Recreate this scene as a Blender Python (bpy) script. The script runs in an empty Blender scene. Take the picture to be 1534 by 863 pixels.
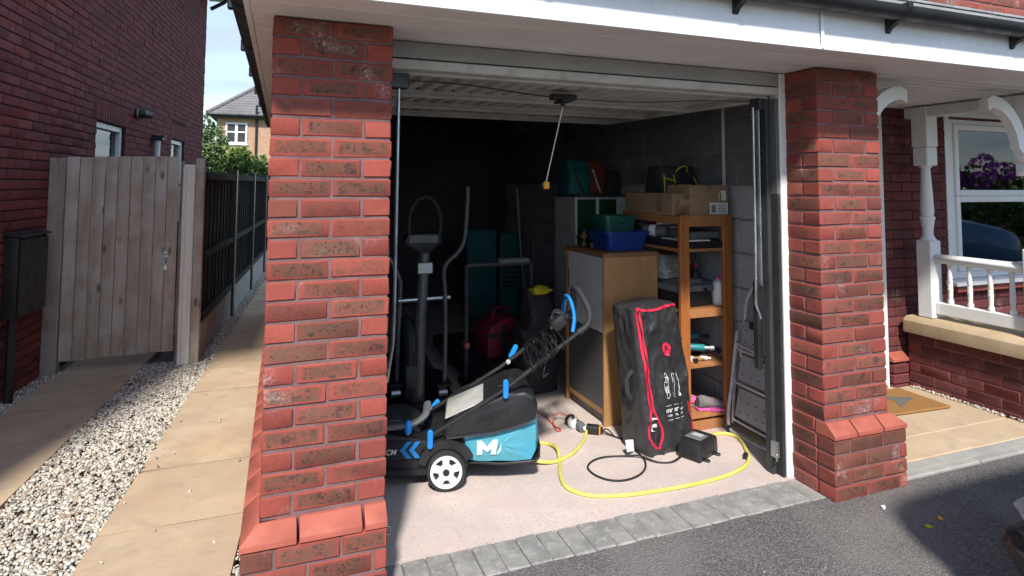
import bpy, bmesh, math, random
import numpy as np
from mathutils import Vector, Matrix, noise
random.seed(7)
SC = bpy.context.scene
COL = SC.collection
R = math.radians
PI = math.pi

# ------------------------------------------------------------------ camera, sky, sun, exposure
cam_d = bpy.data.cameras.new('camera')
cam = bpy.data.objects.new('camera', cam_d)
COL.objects.link(cam)
SC.camera = cam
YAW, PITCH, ROLL = .359, .0603, .0049
fwd = Vector((math.sin(YAW) * math.cos(PITCH), math.cos(YAW) * math.cos(PITCH), math.sin(PITCH)))
rgt = Vector((math.cos(YAW), -math.sin(YAW), 0))
up = rgt.cross(fwd)
r2 = rgt * math.cos(ROLL) + up * math.sin(ROLL)
u2 = up * math.cos(ROLL) - rgt * math.sin(ROLL)
m3 = Matrix((r2, u2, -fwd)).transposed().to_4x4()
m3.translation = Vector((-.392, -2.380, 1.547))
cam.matrix_world = m3
cam_d.sensor_width = 36
cam_d.lens = 36 * 912.66 / 1534
cam_d.shift_y = -(431.5 - 221.7) / 1534
cam_d.clip_start = .02
cam_d.clip_end = 2000

SUN_TO = Vector((.35, 1, -1.085)).normalized()      # the way the light travels
SUN_EL = math.asin(-SUN_TO.z)
world = bpy.data.worlds.new('World')
SC.world = world
world.use_nodes = True
wn = world.node_tree
wn.nodes.clear()
w_out = wn.nodes.new('ShaderNodeOutputWorld')
w_bg = wn.nodes.new('ShaderNodeBackground')
w_sky = wn.nodes.new('ShaderNodeTexSky')
w_sky.sky_type = 'NISHITA'
w_sky.sun_disc = False
w_sky.sun_elevation = SUN_EL
w_sky.sun_rotation = math.atan2(-SUN_TO.x, -SUN_TO.y)
w_sky.air_density = 1.0
w_sky.dust_density = .25
w_sky.ozone_density = 2.2
w_tc = wn.nodes.new('ShaderNodeTexCoord')
w_map = wn.nodes.new('ShaderNodeMapping')
w_map.inputs['Scale'].default_value = (1.0, 1.0, 4.5)
w_noise = wn.nodes.new('ShaderNodeTexNoise')
w_noise.inputs['Scale'].default_value = 4.5
w_noise.inputs['Detail'].default_value = 7
w_noise.inputs['Roughness'].default_value = .55
w_ramp = wn.nodes.new('ShaderNodeValToRGB')
w_ramp.color_ramp.elements[0].position = .40
w_ramp.color_ramp.elements[0].color = (.45, .45, .45, 1)
w_ramp.color_ramp.elements[1].position = .68
w_ramp.color_ramp.elements[1].color = (.92, .92, .92, 1)
w_mix = wn.nodes.new('ShaderNodeMixRGB')
w_mix.inputs['Color2'].default_value = (2.1, 2.55, 3.3, 1)
L = wn.links.new
L(w_tc.outputs['Generated'], w_map.inputs['Vector'])
L(w_map.outputs[0], w_noise.inputs['Vector'])
L(w_noise.outputs['Fac'], w_ramp.inputs[0])
L(w_ramp.outputs[0], w_mix.inputs['Fac'])
L(w_sky.outputs[0], w_mix.inputs['Color1'])
L(w_mix.outputs[0], w_bg.inputs['Color'])
w_bg.inputs['Strength'].default_value = .15
L(w_bg.outputs[0], w_out.inputs['Surface'])

sun_d = bpy.data.lights.new('sun', 'SUN')
sun_d.energy = 2.9
sun_d.angle = R(4.5)
sun_d.color = (1, .95, .87)
sun = bpy.data.objects.new('sun', sun_d)
COL.objects.link(sun)
sun.rotation_euler = SUN_TO.to_track_quat('-Z', 'Y').to_euler()
sun.location = (-4, -8, 9)

SC.view_settings.view_transform = 'Standard'
SC.view_settings.look = 'None'
SC.view_settings.exposure = 1.08
SC.view_settings.gamma = 1
SC.view_settings.use_curve_mapping = False

# ------------------------------------------------------------------ mesh helpers
class MB:
    """collects faces; build() links them as one mesh object"""
    def __init__(s):
        s.v = []; s.f = []
    def add(s, vs, fs):
        o = len(s.v)
        s.v += [tuple(p) for p in vs]
        s.f += [tuple(i + o for i in f) for f in fs]
        return s
    def box(s, x0, x1, y0, y1, z0, z1, M=None):
        vs = [Vector((x, y, z)) for z in (z0, z1) for y in (y0, y1) for x in (x0, x1)]
        if M is not None: vs = [M @ p for p in vs]
        return s.add(vs, [(0, 2, 3, 1), (4, 5, 7, 6), (0, 1, 5, 4), (2, 6, 7, 3), (0, 4, 6, 2), (1, 3, 7, 5)])
    def bar(s, a, b, w, h, up=(0, 0, 1)):
        """box beam from a to b, w wide, h high"""
        a, b = Vector(a), Vector(b)
        d = (b - a).normalized(); sd = d.cross(Vector(up)).normalized(); u = sd.cross(d)
        vs = [p + sd * i * w / 2 + u * j * h / 2 for p in (a, b) for i, j in ((-1, -1), (1, -1), (1, 1), (-1, 1))]
        return s.add(vs, [(0, 3, 2, 1), (4, 5, 6, 7), (0, 1, 5, 4), (1, 2, 6, 5), (2, 3, 7, 6), (3, 0, 4, 7)])
    def tube(s, pts, r, n=10, closed=False, flat=1.0):
        pts = [Vector(p) for p in pts]
        rs = r if isinstance(r, (list, tuple)) else [r] * len(pts)
        N = len(pts); ring = []
        t0 = (pts[1] - pts[0]).normalized()
        nrm = t0.orthogonal().normalized() if abs(t0.z) > .95 else Vector((0, 0, 1)).cross(t0).normalized()
        base = len(s.v)
        for i, p in enumerate(pts):
            if closed: t = (pts[(i + 1) % N] - pts[i - 1]).normalized()
            else: t = (pts[min(i + 1, N - 1)] - pts[max(i - 1, 0)]).normalized()
            nrm = (nrm - t * nrm.dot(t))
            nrm = nrm.normalized() if nrm.length > 1e-5 else t.orthogonal().normalized()
            b = t.cross(nrm)
            for k in range(n):
                a = 2 * PI * k / n
                s.v.append(tuple(p + nrm * math.cos(a) * rs[i] + b * math.sin(a) * rs[i] * flat))
        M = N if closed else N - 1
        for i in range(M):
            for k in range(n):
                a = base + i * n + k; b_ = base + i * n + (k + 1) % n
                c = base + ((i + 1) % N) * n + (k + 1) % n; d = base + ((i + 1) % N) * n + k
                s.f.append((a, b_, c, d))
        if not closed:
            s.f.append(tuple(base + k for k in reversed(range(n))))
            s.f.append(tuple(base + (N - 1) * n + k for k in range(n)))
        return s
    def lathe(s, prof, n=16, at=(0, 0, 0), M=None):
        """prof: (r, z) from one end to the other, turned about local z"""
        base = len(s.v); at = Vector(at)
        for r, z in prof:
            for k in range(n):
                a = 2 * PI * k / n
                p = Vector((r * math.cos(a), r * math.sin(a), z))
                if M is not None: p = M @ p
                s.v.append(tuple(p + at))
        for i in range(len(prof) - 1):
            for k in range(n):
                s.f.append((base + i * n + k, base + i * n + (k + 1) % n, base + (i + 1) * n + (k + 1) % n, base + (i + 1) * n + k))
        s.f.append(tuple(base + k for k in reversed(range(n))))
        s.f.append(tuple(base + (len(prof) - 1) * n + k for k in range(n)))
        return s
    def prism(s, poly, a, b, axis='y', M=None):
        """extrude a 2-D outline (its two coordinates are the other two axes, in order) from a to b"""
        def mk(p, t):
            q = {'x': (t, p[0], p[1]), 'y': (p[0], t, p[1]), 'z': (p[0], p[1], t)}[axis]
            q = Vector(q)
            return M @ q if M is not None else q
        n = len(poly)
        vs = [mk(p, a) for p in poly] + [mk(p, b) for p in poly]
        fs = [tuple(range(n)), tuple(reversed(range(n, 2 * n)))] + [(i, i + n, (i + 1) % n + n, (i + 1) % n) for i in range(n)]
        return s.add(vs, fs)
    def loft(s, rings, cap=True, closed=True):
        base = len(s.v); n = len(rings[0])
        for r in rings: s.v += [tuple(p) for p in r]
        for i in range(len(rings) - 1):
            for k in range(n if closed else n - 1):
                s.f.append((base + i * n + k, base + i * n + (k + 1) % n, base + (i + 1) * n + (k + 1) % n, base + (i + 1) * n + k))
        if cap:
            s.f.append(tuple(base + k for k in reversed(range(n))))
            s.f.append(tuple(base + (len(rings) - 1) * n + k for k in range(n)))
        return s
    def mesh(s, name, m, bevel=0, smooth=35, segs=1, jitter=0):
        me = bpy.data.meshes.new(name)
        me.from_pydata(s.v, [], s.f)
        bm = bmesh.new(); bm.from_mesh(me)
        bmesh.ops.recalc_face_normals(bm, faces=bm.faces)
        if bevel:
            es = [e for e in bm.edges if len(e.link_faces) == 2 and e.calc_face_angle(0) > R(28)]
            bmesh.ops.bevel(bm, geom=es, offset=bevel, offset_type='OFFSET', segments=segs, profile=.6, affect='EDGES', clamp_overlap=True)
        if jitter:
            for v in bm.verts: v.co += Vector((random.uniform(-1, 1), random.uniform(-1, 1), random.uniform(-1, 1))) * jitter
        if smooth:
            for f in bm.faces: f.smooth = True
        bm.to_mesh(me); bm.free()
        if smooth: me.set_sharp_from_angle(angle=R(smooth))
        if m is not None: me.materials.append(m)
        return me
    def build(s, name, m, parent=None, bevel=0, smooth=35, segs=1, **kw):
        return link(name, s.mesh(name, m, bevel, smooth, segs), parent, **kw)

def link(name, data, parent=None, loc=None, rz=0, rot=None, label=None, cat=None, group=None, kind=None):
    o = bpy.data.objects.new(name, data)
    COL.objects.link(o)
    if parent is not None: o.parent = parent
    if loc is not None: o.location = loc
    if rot is not None: o.rotation_euler = rot
    elif rz: o.rotation_euler = (0, 0, rz)
    if label: o['label'] = label
    if cat: o['category'] = cat
    if group: o['group'] = group
    if kind: o['kind'] = kind
    return o

def thing(name, label, cat, loc=(0, 0, 0), rz=0, group=None):
    return link(name, None, None, loc, rz, None, label, cat, group)

def bez(pts, n=8):
    """Catmull-Rom through the points"""
    P = [Vector(p) for p in pts]
    P = [P[0] * 2 - P[1]] + P + [P[-1] * 2 - P[-2]]
    out = []
    for i in range(1, len(P) - 2):
        for k in range(n):
            t = k / n
            out.append(.5 * ((2 * P[i]) + (P[i + 1] - P[i - 1]) * t + (2 * P[i - 1] - 5 * P[i] + 4 * P[i + 1] - P[i + 2]) * t * t + (3 * P[i] - P[i - 1] - 3 * P[i + 1] + P[i + 2]) * t ** 3))
    out.append(P[-2])
    return out

def text_geo(body, size):
    """outline of a word as flat triangles: x right, y up"""
    cu = bpy.data.curves.new('letters', 'FONT'); cu.body = body; cu.size = size; cu.resolution_u = 3; cu.offset = size * .022
    ob = bpy.data.objects.new('letters', cu); COL.objects.link(ob)
    dg = bpy.context.evaluated_depsgraph_get()
    me = bpy.data.meshes.new_from_object(ob.evaluated_get(dg))
    vs = [tuple(v.co) for v in me.vertices]; fs = [tuple(p.vertices) for p in me.polygons]
    bpy.data.objects.remove(ob); bpy.data.curves.remove(cu); bpy.data.meshes.remove(me)
    return vs, fs

# ------------------------------------------------------------------ materials
class NT:
    def __init__(s, name):
        s.m = bpy.data.materials.new(name); s.m.use_nodes = True
        s.t = s.m.node_tree; s.t.nodes.clear()
        s.out = s.t.nodes.new('ShaderNodeOutputMaterial')
        s.p = s.t.nodes.new('ShaderNodeBsdfPrincipled')
        s.t.links.new(s.p.outputs[0], s.out.inputs[0])
    def n(s, ty, **kw):
        nd = s.t.nodes.new('ShaderNode' + ty)
        for k, v in kw.items():
            if k in nd.inputs.keys() if hasattr(nd.inputs, 'keys') else False: s.i(nd, k, v)
            else: setattr(nd, k, v)
        return nd
    def i(s, nd, key, v):
        if hasattr(v, 'is_output') or isinstance(v, bpy.types.NodeSocket): s.t.links.new(v, nd.inputs[key])
        else: nd.inputs[key].default_value = v
    def math(s, op, a, b=0.0, clamp=False):
        nd = s.t.nodes.new('ShaderNodeMath'); nd.operation = op; nd.use_clamp = clamp
        s.i(nd, 0, a); s.i(nd, 1, b)
        return nd.outputs[0]
    def noise(s, vec, scale, detail=4, rough=.55, dist=0):
        nd = s.t.nodes.new('ShaderNodeTexNoise')
        if vec is not None: s.i(nd, 'Vector', vec)
        nd.inputs['Scale'].default_value = scale; nd.inputs['Detail'].default_value = detail
        nd.inputs['Roughness'].default_value = rough; nd.inputs['Distortion'].default_value = dist
        return nd.outputs['Fac']
    def vor(s, vec, scale, out='Distance', feature='F1'):
        nd = s.t.nodes.new('ShaderNodeTexVoronoi'); nd.feature = feature
        if vec is not None: s.i(nd, 'Vector', vec)
        nd.inputs['Scale'].default_value = scale
        return nd.outputs[out]
    def rng(s, v, a, b, c=0.0, d=1.0, smooth=True):
        nd = s.t.nodes.new('ShaderNodeMapRange'); nd.interpolation_type = 'SMOOTHSTEP' if smooth else 'LINEAR'
        s.i(nd, 0, v); s.i(nd, 1, a); s.i(nd, 2, b); s.i(nd, 3, c); s.i(nd, 4, d)
        return nd.outputs[0]
    def mix(s, f, a, b, mode='MIX'):
        nd = s.t.nodes.new('ShaderNodeMixRGB'); nd.blend_type = mode
        s.i(nd, 0, f); s.i(nd, 1, col(a) if isinstance(a, tuple) else a); s.i(nd, 2, col(b) if isinstance(b, tuple) else b)
        return nd.outputs[0]
    def coord(s, which='Object'):
        return s.t.nodes.new('ShaderNodeTexCoord').outputs[which]
    def pos(s):
        return s.t.nodes.new('ShaderNodeNewGeometry').outputs['Position']
    def rand(s):
        return s.t.nodes.new('ShaderNodeObjectInfo').outputs['Random']
    def attr(s, name):
        nd = s.t.nodes.new('ShaderNodeAttribute'); nd.attribute_name = name
        return nd.outputs['Fac']
    def scale(s, vec, sc):
        nd = s.t.nodes.new('ShaderNodeMapping'); s.i(nd, 'Vector', vec); nd.inputs['Scale'].default_value = sc
        return nd.outputs[0]
    def off(s, vec, v):
        nd = s.t.nodes.new('ShaderNodeVectorMath'); nd.operation = 'ADD'
        s.i(nd, 0, vec); s.i(nd, 1, v)
        return nd.outputs[0]
    def sep(s, vec):
        nd = s.t.nodes.new('ShaderNodeSeparateXYZ'); s.i(nd, 0, vec)
        return nd.outputs
    def bump(s, h, strength=.3, dist=.01, nrm=None):
        nd = s.t.nodes.new('ShaderNodeBump'); s.i(nd, 'Height', h)
        nd.inputs['Strength'].default_value = strength; nd.inputs['Distance'].default_value = dist
        if nrm is not None: s.i(nd, 'Normal', nrm)
        s.t.links.new(nd.outputs[0], s.p.inputs['Normal'])
        return nd.outputs[0]
    def set(s, base=None, rough=None, metal=None, spec=None, **kw):
        if base is not None: s.i(s.p, 'Base Color', col(base) if isinstance(base, tuple) else base)
        if rough is not None: s.i(s.p, 'Roughness', rough)
        if metal is not None: s.i(s.p, 'Metallic', metal)
        if spec is not None: s.i(s.p, 'Specular IOR Level', spec)
        for k, v in kw.items(): s.i(s.p, k, v)
        return s.m

def col(c): return (c[0], c[1], c[2], 1.0) if len(c) == 3 else c

def worn(name, c1, c2=None, rough=.55, scale=6, bump=.08, bscale=60, bdist=.004, metal=0, spec=.4, fine=None, stretch=None, amount=1.0):
    """a plain surface with uneven colour, gloss and fine relief"""
    k = NT(name); v = k.coord()
    v = k.off(v, k.mix(1, k.rand(), (9., 9., 9.), 'MULTIPLY'))
    if stretch: v = k.scale(v, stretch)
    c2 = c2 or tuple(x * .72 for x in c1)
    f = k.rng(k.noise(v, scale, 5), .3, .7, 0, amount)
    c = k.mix(f, c1, c2)
    if fine:
        c = k.mix(k.rng(k.noise(v, fine[0], 2), .52, .7, 0, fine[1]), c, fine[2])
    rr = k.rng(k.noise(v, scale * 2.3, 3), .3, .7, max(.05, rough - .1), min(1, rough + .1))
    if bump: k.bump(k.noise(v, bscale, 4), bump, bdist)
    return k.set(c, rr, metal, spec)

MT = {}
def brick_mat(name, red, dark, patch, speck, joined=False, white=.75, patchy=1.0):
    k = NT(name)
    rnd = k.attr('rnd') if joined else k.rand()
    g = k.sep(k.coord('Generated')) if not joined else None
    v = k.pos() if joined else k.off(k.coord(), k.mix(1, rnd, (30., 17., 23.), 'MULTIPLY'))
    n1 = k.noise(v, 14, 4); n2 = k.noise(v, 55, 4, .65)
    tone = k.math('FRACT', k.math('MULTIPLY', rnd, 7.31))
    base = k.mix(tone, red, dark)
    base = k.mix(k.rng(n2, .35, .75, 0, .45), base, tuple(x * .6 for x in red))
    odd = k.math('FRACT', k.math('MULTIPLY', rnd, 29.3))
    base = k.mix(k.rng(odd, .80, .92, 0, .5), base, tuple(x * .8 for x in patch))
    base = k.mix(k.rng(odd, .0, .16, .35, 0), base, (red[0] * 1.08, red[1] * 1.2, red[2] * 1.1))
    if not joined:
        dx = k.math('MULTIPLY', k.math('MINIMUM', g[0], k.math('SUBTRACT', 1, g[0])), .215)
        dz = k.math('MULTIPLY', k.math('MINIMUM', g[2], k.math('SUBTRACT', 1, g[2])), .065)
        d = k.math('ADD', k.math('MINIMUM', k.math('MULTIPLY', dx, .6), dz), k.math('MULTIPLY', k.math('SUBTRACT', n1, .5), .022))
        m = k.rng(d, .006, .015)
        m = k.math('MULTIPLY', m, k.rng(k.math('FRACT', k.math('MULTIPLY', rnd, 13.7)), .0, .4, .35, patchy))
        base = k.mix(k.math('MULTIPLY', m, k.rng(k.noise(v, 34, 4, .7), .3, .62, .35, 1.0)), base, patch)
        cell = k.rng(k.vor(k.off(v, k.mix(.015, (0., 0., 0.), k.noise(v, 60))), 78), .20, .44, 1, 0)
        cell = k.math('MULTIPLY', cell, k.rng(k.noise(v, 20, 3), .42, .58))
        base = k.mix(k.math('MULTIPLY', k.math('MULTIPLY', m, cell), .8), base, speck)
        big = k.rng(k.noise(v, 24, 4, .7), .545, .63)
        base = k.mix(k.math('MULTIPLY', k.math('MULTIPLY', m, big), .6), base, tuple(x * .8 for x in speck))
    else:
        base = k.mix(k.rng(n1, .45, .72, 0, .7), base, patch)
    eff = k.rng(k.noise(k.off(k.pos(), (3.1, .7, 2.2)), 5.5, 3, .5), .585, .74, 0, white)
    eff = k.math('MULTIPLY', eff, k.rng(k.noise(k.pos(), 75, 5, .75), .40, .75))
    base = k.mix(eff, base, (.62, .55, .53))
    k.bump(k.math('ADD', k.math('MULTIPLY', n1, .5), k.noise(v, 160, 4, .7)), .55, .0035)
    return k.set(base, .86, 0, .25)

MT['brick'] = brick_mat('brick_red_brindle', (.325, .074, .055), (.235, .057, .047), (.142, .070, .048), (.034, .032, .036))
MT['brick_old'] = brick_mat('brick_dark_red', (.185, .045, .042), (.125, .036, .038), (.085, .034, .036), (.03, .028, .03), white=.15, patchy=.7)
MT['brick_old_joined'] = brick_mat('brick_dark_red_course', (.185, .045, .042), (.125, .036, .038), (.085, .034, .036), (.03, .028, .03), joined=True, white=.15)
MT['brick_joined'] = brick_mat('brick_red_course', (.32, .076, .058), (.24, .060, .052), (.135, .065, .05), (.035, .033, .038), joined=True)
MT['brick_porch'] = brick_mat('brick_porch_shaded_red', (.185, .045, .043), (.135, .037, .038), (.085, .035, .035), (.03, .028, .03), white=.45, patchy=.6)  # red brick with the porch's grazing shade put into its darker colour
MT['plinth'] = worn('plinth_smooth_red', (.40, .108, .072), (.32, .085, .06), .7, 9, .12, 130, .002, fine=(70, .3, (.30, .08, .06)))
MT['mortar'] = worn('mortar_mauve', (.215, .132, .128), (.14, .088, .088), .95, 12, .5, 150, .004, spec=.1)
MT['mortar_dark'] = worn('mortar_dark', (.06, .035, .036), (.045, .028, .03), .95, 12, .4, 120, .004, spec=.1)
MT['upvc'] = worn('white_upvc', (.82, .82, .83), (.70, .68, .67), .38, 3, .02, 40, .002, fine=(22, .12, (.45, .43, .41)), amount=.6)
MT['upvc_soffit'] = worn('soffit_upvc', (.80, .78, .77), (.70, .68, .67), .45, 2.5, .02, 40, .002, amount=.7)
MT['white_paint'] = worn('white_gloss_paint', (.80, .79, .78), (.72, .71, .69), .42, 5, .06, 30, .002, fine=(35, .1, (.5, .48, .45)), amount=.6)
MT['black_pvc'] = worn('black_pvc', (.012, .0125, .015), (.02, .02, .022), .5, 6, .05, 40, .002)
MT['lead'] = worn('grey_lead', (.33, .33, .34), (.23, .23, .24), .6, 8, .15, 40, .004)
MT['galv'] = worn('galvanised_steel', (.52, .55, .56), (.40, .43, .45), .35, 8, .03, 60, .001, metal=.85)
MT['chrome'] = worn('chrome_tube', (.66, .67, .69), (.56, .57, .59), .3, 9, .02, 60, .001, metal=.35)
MT['door_steel'] = worn('door_grey_steel', (.58, .57, .55), (.46, .45, .43), .5, 4, .05, 30, .002, fine=(9, .3, (.18, .16, .14)))
MT['head_grey'] = worn('grey_frame_steel', (.34, .335, .33), (.27, .265, .26), .5, 4, .05, 30, .002)
MT['block'] = worn('grey_concrete_block', (.42, .42, .43), (.33, .33, .34), .95, 7, .5, 90, .005, spec=.15, fine=(45, .35, (.2, .2, .21)), amount=.6)
MT['block_mortar'] = worn('block_mortar_grey', (.30, .30, .31), (.22, .22, .23), .95, 12, .4, 90, .004, spec=.1)
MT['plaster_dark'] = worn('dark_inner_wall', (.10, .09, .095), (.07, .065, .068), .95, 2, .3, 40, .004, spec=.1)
MT['sandstone'] = worn('sandstone_coping', (.50, .38, .245), (.40, .30, .19), .9, 5, .3, 90, .003, fine=(60, .3, (.3, .22, .14)))
MT['kerb'] = worn('grey_stone_kerb', (.36, .345, .32), (.27, .26, .245), .9, 6, .3, 80, .004)
MT['rubber'] = worn('black_rubber', (.018, .018, .02), (.03, .03, .032), .7, 10, .2, 70, .002)
MT['black_plastic'] = worn('black_plastic', (.012, .0125, .014), (.022, .0225, .025), .42, 7, .1, 130, .001)
MT['grey_plastic'] = worn('grey_plastic', (.17, .175, .18), (.12, .125, .13), .5, 7, .08, 100, .001)
MT['pale_plastic'] = worn('pale_grey_plastic', (.50, .50, .49), (.40, .40, .39), .45, 7, .05, 100, .001)
MT['blue_plastic'] = worn('bright_blue_plastic', (.02, .27, .72), (.015, .2, .6), .35, 8, .03, 100, .001)
MT['navy_plastic'] = worn('navy_blue_plastic', (.012, .045, .22), (.01, .034, .16), .35, 5, .04, 60, .001)
MT['green_plastic'] = worn('dark_green_plastic', (.012, .085, .062), (.01, .06, .046), .4, 5, .04, 60, .001)
MT['teal'] = worn('teal_plastic', (.02, .26, .29), (.016, .2, .23), .5, 5, .05, 60, .001)
MT['white_plastic'] = worn('white_plastic', (.74, .74, .73), (.62, .62, .61), .4, 6, .03, 80, .001)
MT['steel_dark'] = worn('dark_painted_steel', (.05, .052, .056), (.035, .036, .04), .4, 8, .04, 70, .001)
MT['steel_grey'] = worn('grey_painted_steel', (.15, .155, .16), (.11, .113, .118), .4, 8, .04, 70, .001, metal=.3)
MT['black_cloth'] = worn('black_cloth', (.020, .020, .022), (.032, .032, .034), .75, 12, .4, 120, .002)
MT['red'] = worn('red_fabric', (.62, .022, .06), (.5, .018, .05), .6, 12, .2, 160, .001)
MT['crimson'] = worn('crimson_fabric', (.22, .008, .035), (.16, .006, .026), .7, 12, .3, 120, .002)
MT['card'] = worn('brown_cardboard', (.33, .21, .125), (.27, .17, .10), .85, 5, .12, 90, .002, stretch=(1, 1, 6))
MT['paper'] = worn('white_label_paper', (.78, .78, .76), (.7, .7, .69), .7, 6, .02, 80, .001)
MT['yellow'] = worn('yellow_hose_pvc', (.70, .66, .15), (.58, .53, .10), .38, 12, .03, 90, .001)
MT['yellow_cloth'] = worn('yellow_cloth', (.60, .50, .03), (.48, .40, .02), .8, 14, .3, 90, .003)
MT['orange'] = worn('orange_tag', (.85, .36, .05), (.7, .3, .04), .5, 14, .05, 90, .001)
MT['red_cord'] = worn('red_cord', (.60, .10, .09), (.48, .08, .07), .5, 14, .05, 90, .001)
MT['pink'] = worn('pink_fabric', (.72, .12, .38), (.6, .1, .32), .7, 14, .3, 120, .002)
MT['grey_cloth'] = worn('grey_cloth', (.20, .19, .19), (.13, .125, .125), .85, 14, .4, 100, .003)
MT['clear_bag'] = worn('grey_plastic_bag', (.36, .36, .34), (.25, .25, .24), .35, 10, .3, 50, .006)
MT['red_cap'] = worn('red_bottle_cap', (.6, .03, .06), (.5, .02, .05), .4, 14, .05, 90, .001)
MT['blue_cloth'] = worn('blue_printed_cloth', (.03, .10, .34), (.10, .22, .5), .8, 18, .3, 80, .003)

def wood(name, c1, c2, rough=.6, axis='z', gs=1.0, bump=.2, knots=0, grey=None):
    k = NT(name); v = k.coord()
    v = k.off(v, k.mix(1, k.rand(), (13., 7., 19.), 'MULTIPLY'))
    sc = {'x': (1.2, 14, 14), 'y': (14, 1.2, 14), 'z': (14, 14, 1.2)}[axis]
    s = k.scale(v, tuple(q * gs for q in sc))
    n = k.noise(s, 2.2, 6, .6, .6)
    fine = k.noise(k.scale(v, tuple(q * gs * 5 for q in sc)), 3, 3, .6)
    c = k.mix(k.rng(n, .32, .68), c1, c2)
    c = k.mix(k.rng(fine, .5, .72, 0, .5), c, tuple(x * .6 for x in c2))
    c = k.mix(k.math('MULTIPLY', k.rand(), .35), c, tuple(x * .62 for x in c1))
    if grey is not None:
        c = k.mix(k.rng(k.noise(v, 3.2, 4), .42, .66, 0, .75), c, grey)
    if knots:
        kn = k.vor(k.scale(v, tuple(q * .5 for q in (9, 9, 4))), 1.5)
        c = k.mix(k.rng(kn, .05, .17, knots, 0), c, tuple(x * .35 for x in c2))
    k.bump(k.math('ADD', n, fine), bump, .003)
    return k.set(c, rough, 0, .3)
MT['gate_wood'] = wood('weathered_gate_wood', (.50, .40, .325), (.37, .29, .23), .9, 'z', 1, .5, .9, (.50, .455, .42))
MT['gate_wood_dark'] = wood('weathered_post_wood', (.34, .275, .23), (.24, .19, .155), .9, 'z', 1, .5, .5, (.35, .32, .29))
MT['cream_wood'] = wood('cream_painted_wood', (.82, .77, .70), (.75, .70, .63), .8, 'z', 1, .3)
MT['fence_black'] = wood('black_stained_fence', (.024, .022, .022), (.014, .013, .013), .85, 'z', 1, .4)
MT['oak'] = wood('oak_effect_board', (.46, .25, .105), (.37, .19, .075), .5, 'z', .8, .05)
MT['oak_top'] = wood('oak_effect_top', (.26, .125, .06), (.20, .095, .045), .5, 'y', .8, .05)
MT['pine'] = wood('orange_pine', (.43, .150, .045), (.33, .105, .03), .42, 'z', .9, .06)
MT['pine_x'] = wood('orange_pine_shelf', (.45, .20, .08), (.36, .15, .055), .5, 'y', .9, .06)
MT['door_light'] = worn('light_grey_laminate', (.52, .52, .53), (.47, .47, .48), .45, 3, .02, 50, .001)
MT['door_dark'] = worn('dark_grey_laminate', (.095, .09, .09), (.08, .076, .076), .4, 3, .02, 50, .001)

# paving, ground
def tarmac():
    k = NT('black_tarmac'); v = k.pos()
    st = k.vor(v, 150, 'Color'); sv = k.sep(st)
    f = k.noise(v, 120, 4, .7); big = k.noise(v, 1.4, 4)
    c = k.mix(k.rng(sv[0], .2, .95), (.085, .080, .080), (.205, .190, .184))
    c = k.mix(k.rng(f, .35, .7, 0, .5), c, (.105, .098, .098))
    c = k.mix(k.rng(big, .4, .7, 0, .55), c, (.215, .197, .19))
    c = k.mix(k.rng(k.noise(v, 42, 2), .70, .76, 0, .5), c, (.22, .20, .19))
    k.bump(k.math('ADD', k.vor(v, 150), k.math('MULTIPLY', f, .8)), .8, .006)
    return k.set(c, .9, 0, .25)
MT['tarmac'] = tarmac()
def concrete():
    k = NT('pale_concrete_floor'); v = k.pos()
    big = k.noise(v, 2.2, 5, .6); fine = k.noise(v, 130, 4, .75); mid = k.noise(v, 16, 5, .65)
    c = k.mix(k.rng(big, .35, .65), (.60, .50, .455), (.52, .45, .42))
    c = k.mix(k.rng(mid, .48, .7, 0, .35), c, (.68, .56, .50))
    c = k.mix(k.rng(fine, .52, .75, 0, .55), c, (.30, .25, .23))
    spot = k.rng(k.noise(v, 48, 2), .71, .76, 0, .7)
    c = k.mix(spot, c, (.22, .18, .16))
    y = k.sep(v)[1]
    c = k.mix(k.rng(k.noise(v, 75, 3, .8), .50, .66, 0, .5), c, (.40, .33, .30))
    c = k.mix(k.rng(k.noise(k.off(v, (7., 3., 0.)), 1.3, 5, .6), .48, .7, 0, .5), c, (.42, .37, .35))
    stain = k.math('MULTIPLY', k.rng(k.noise(v, 3.1, 4), .5, .6, 0, .5), 1.0)
    c = k.mix(stain, c, (.54, .42, .385))
    k.bump(k.math('ADD', fine, mid), .45, .003)
    return k.set(c, .92, 0, .2)
MT['concrete'] = concrete()
MT['paver'] = worn('grey_block_paver', (.30, .292, .28), (.205, .20, .193), .9, 9, .6, 110, .004, spec=.2, fine=(38, .5, (.40, .39, .37)))
MT['slab'] = None
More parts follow.
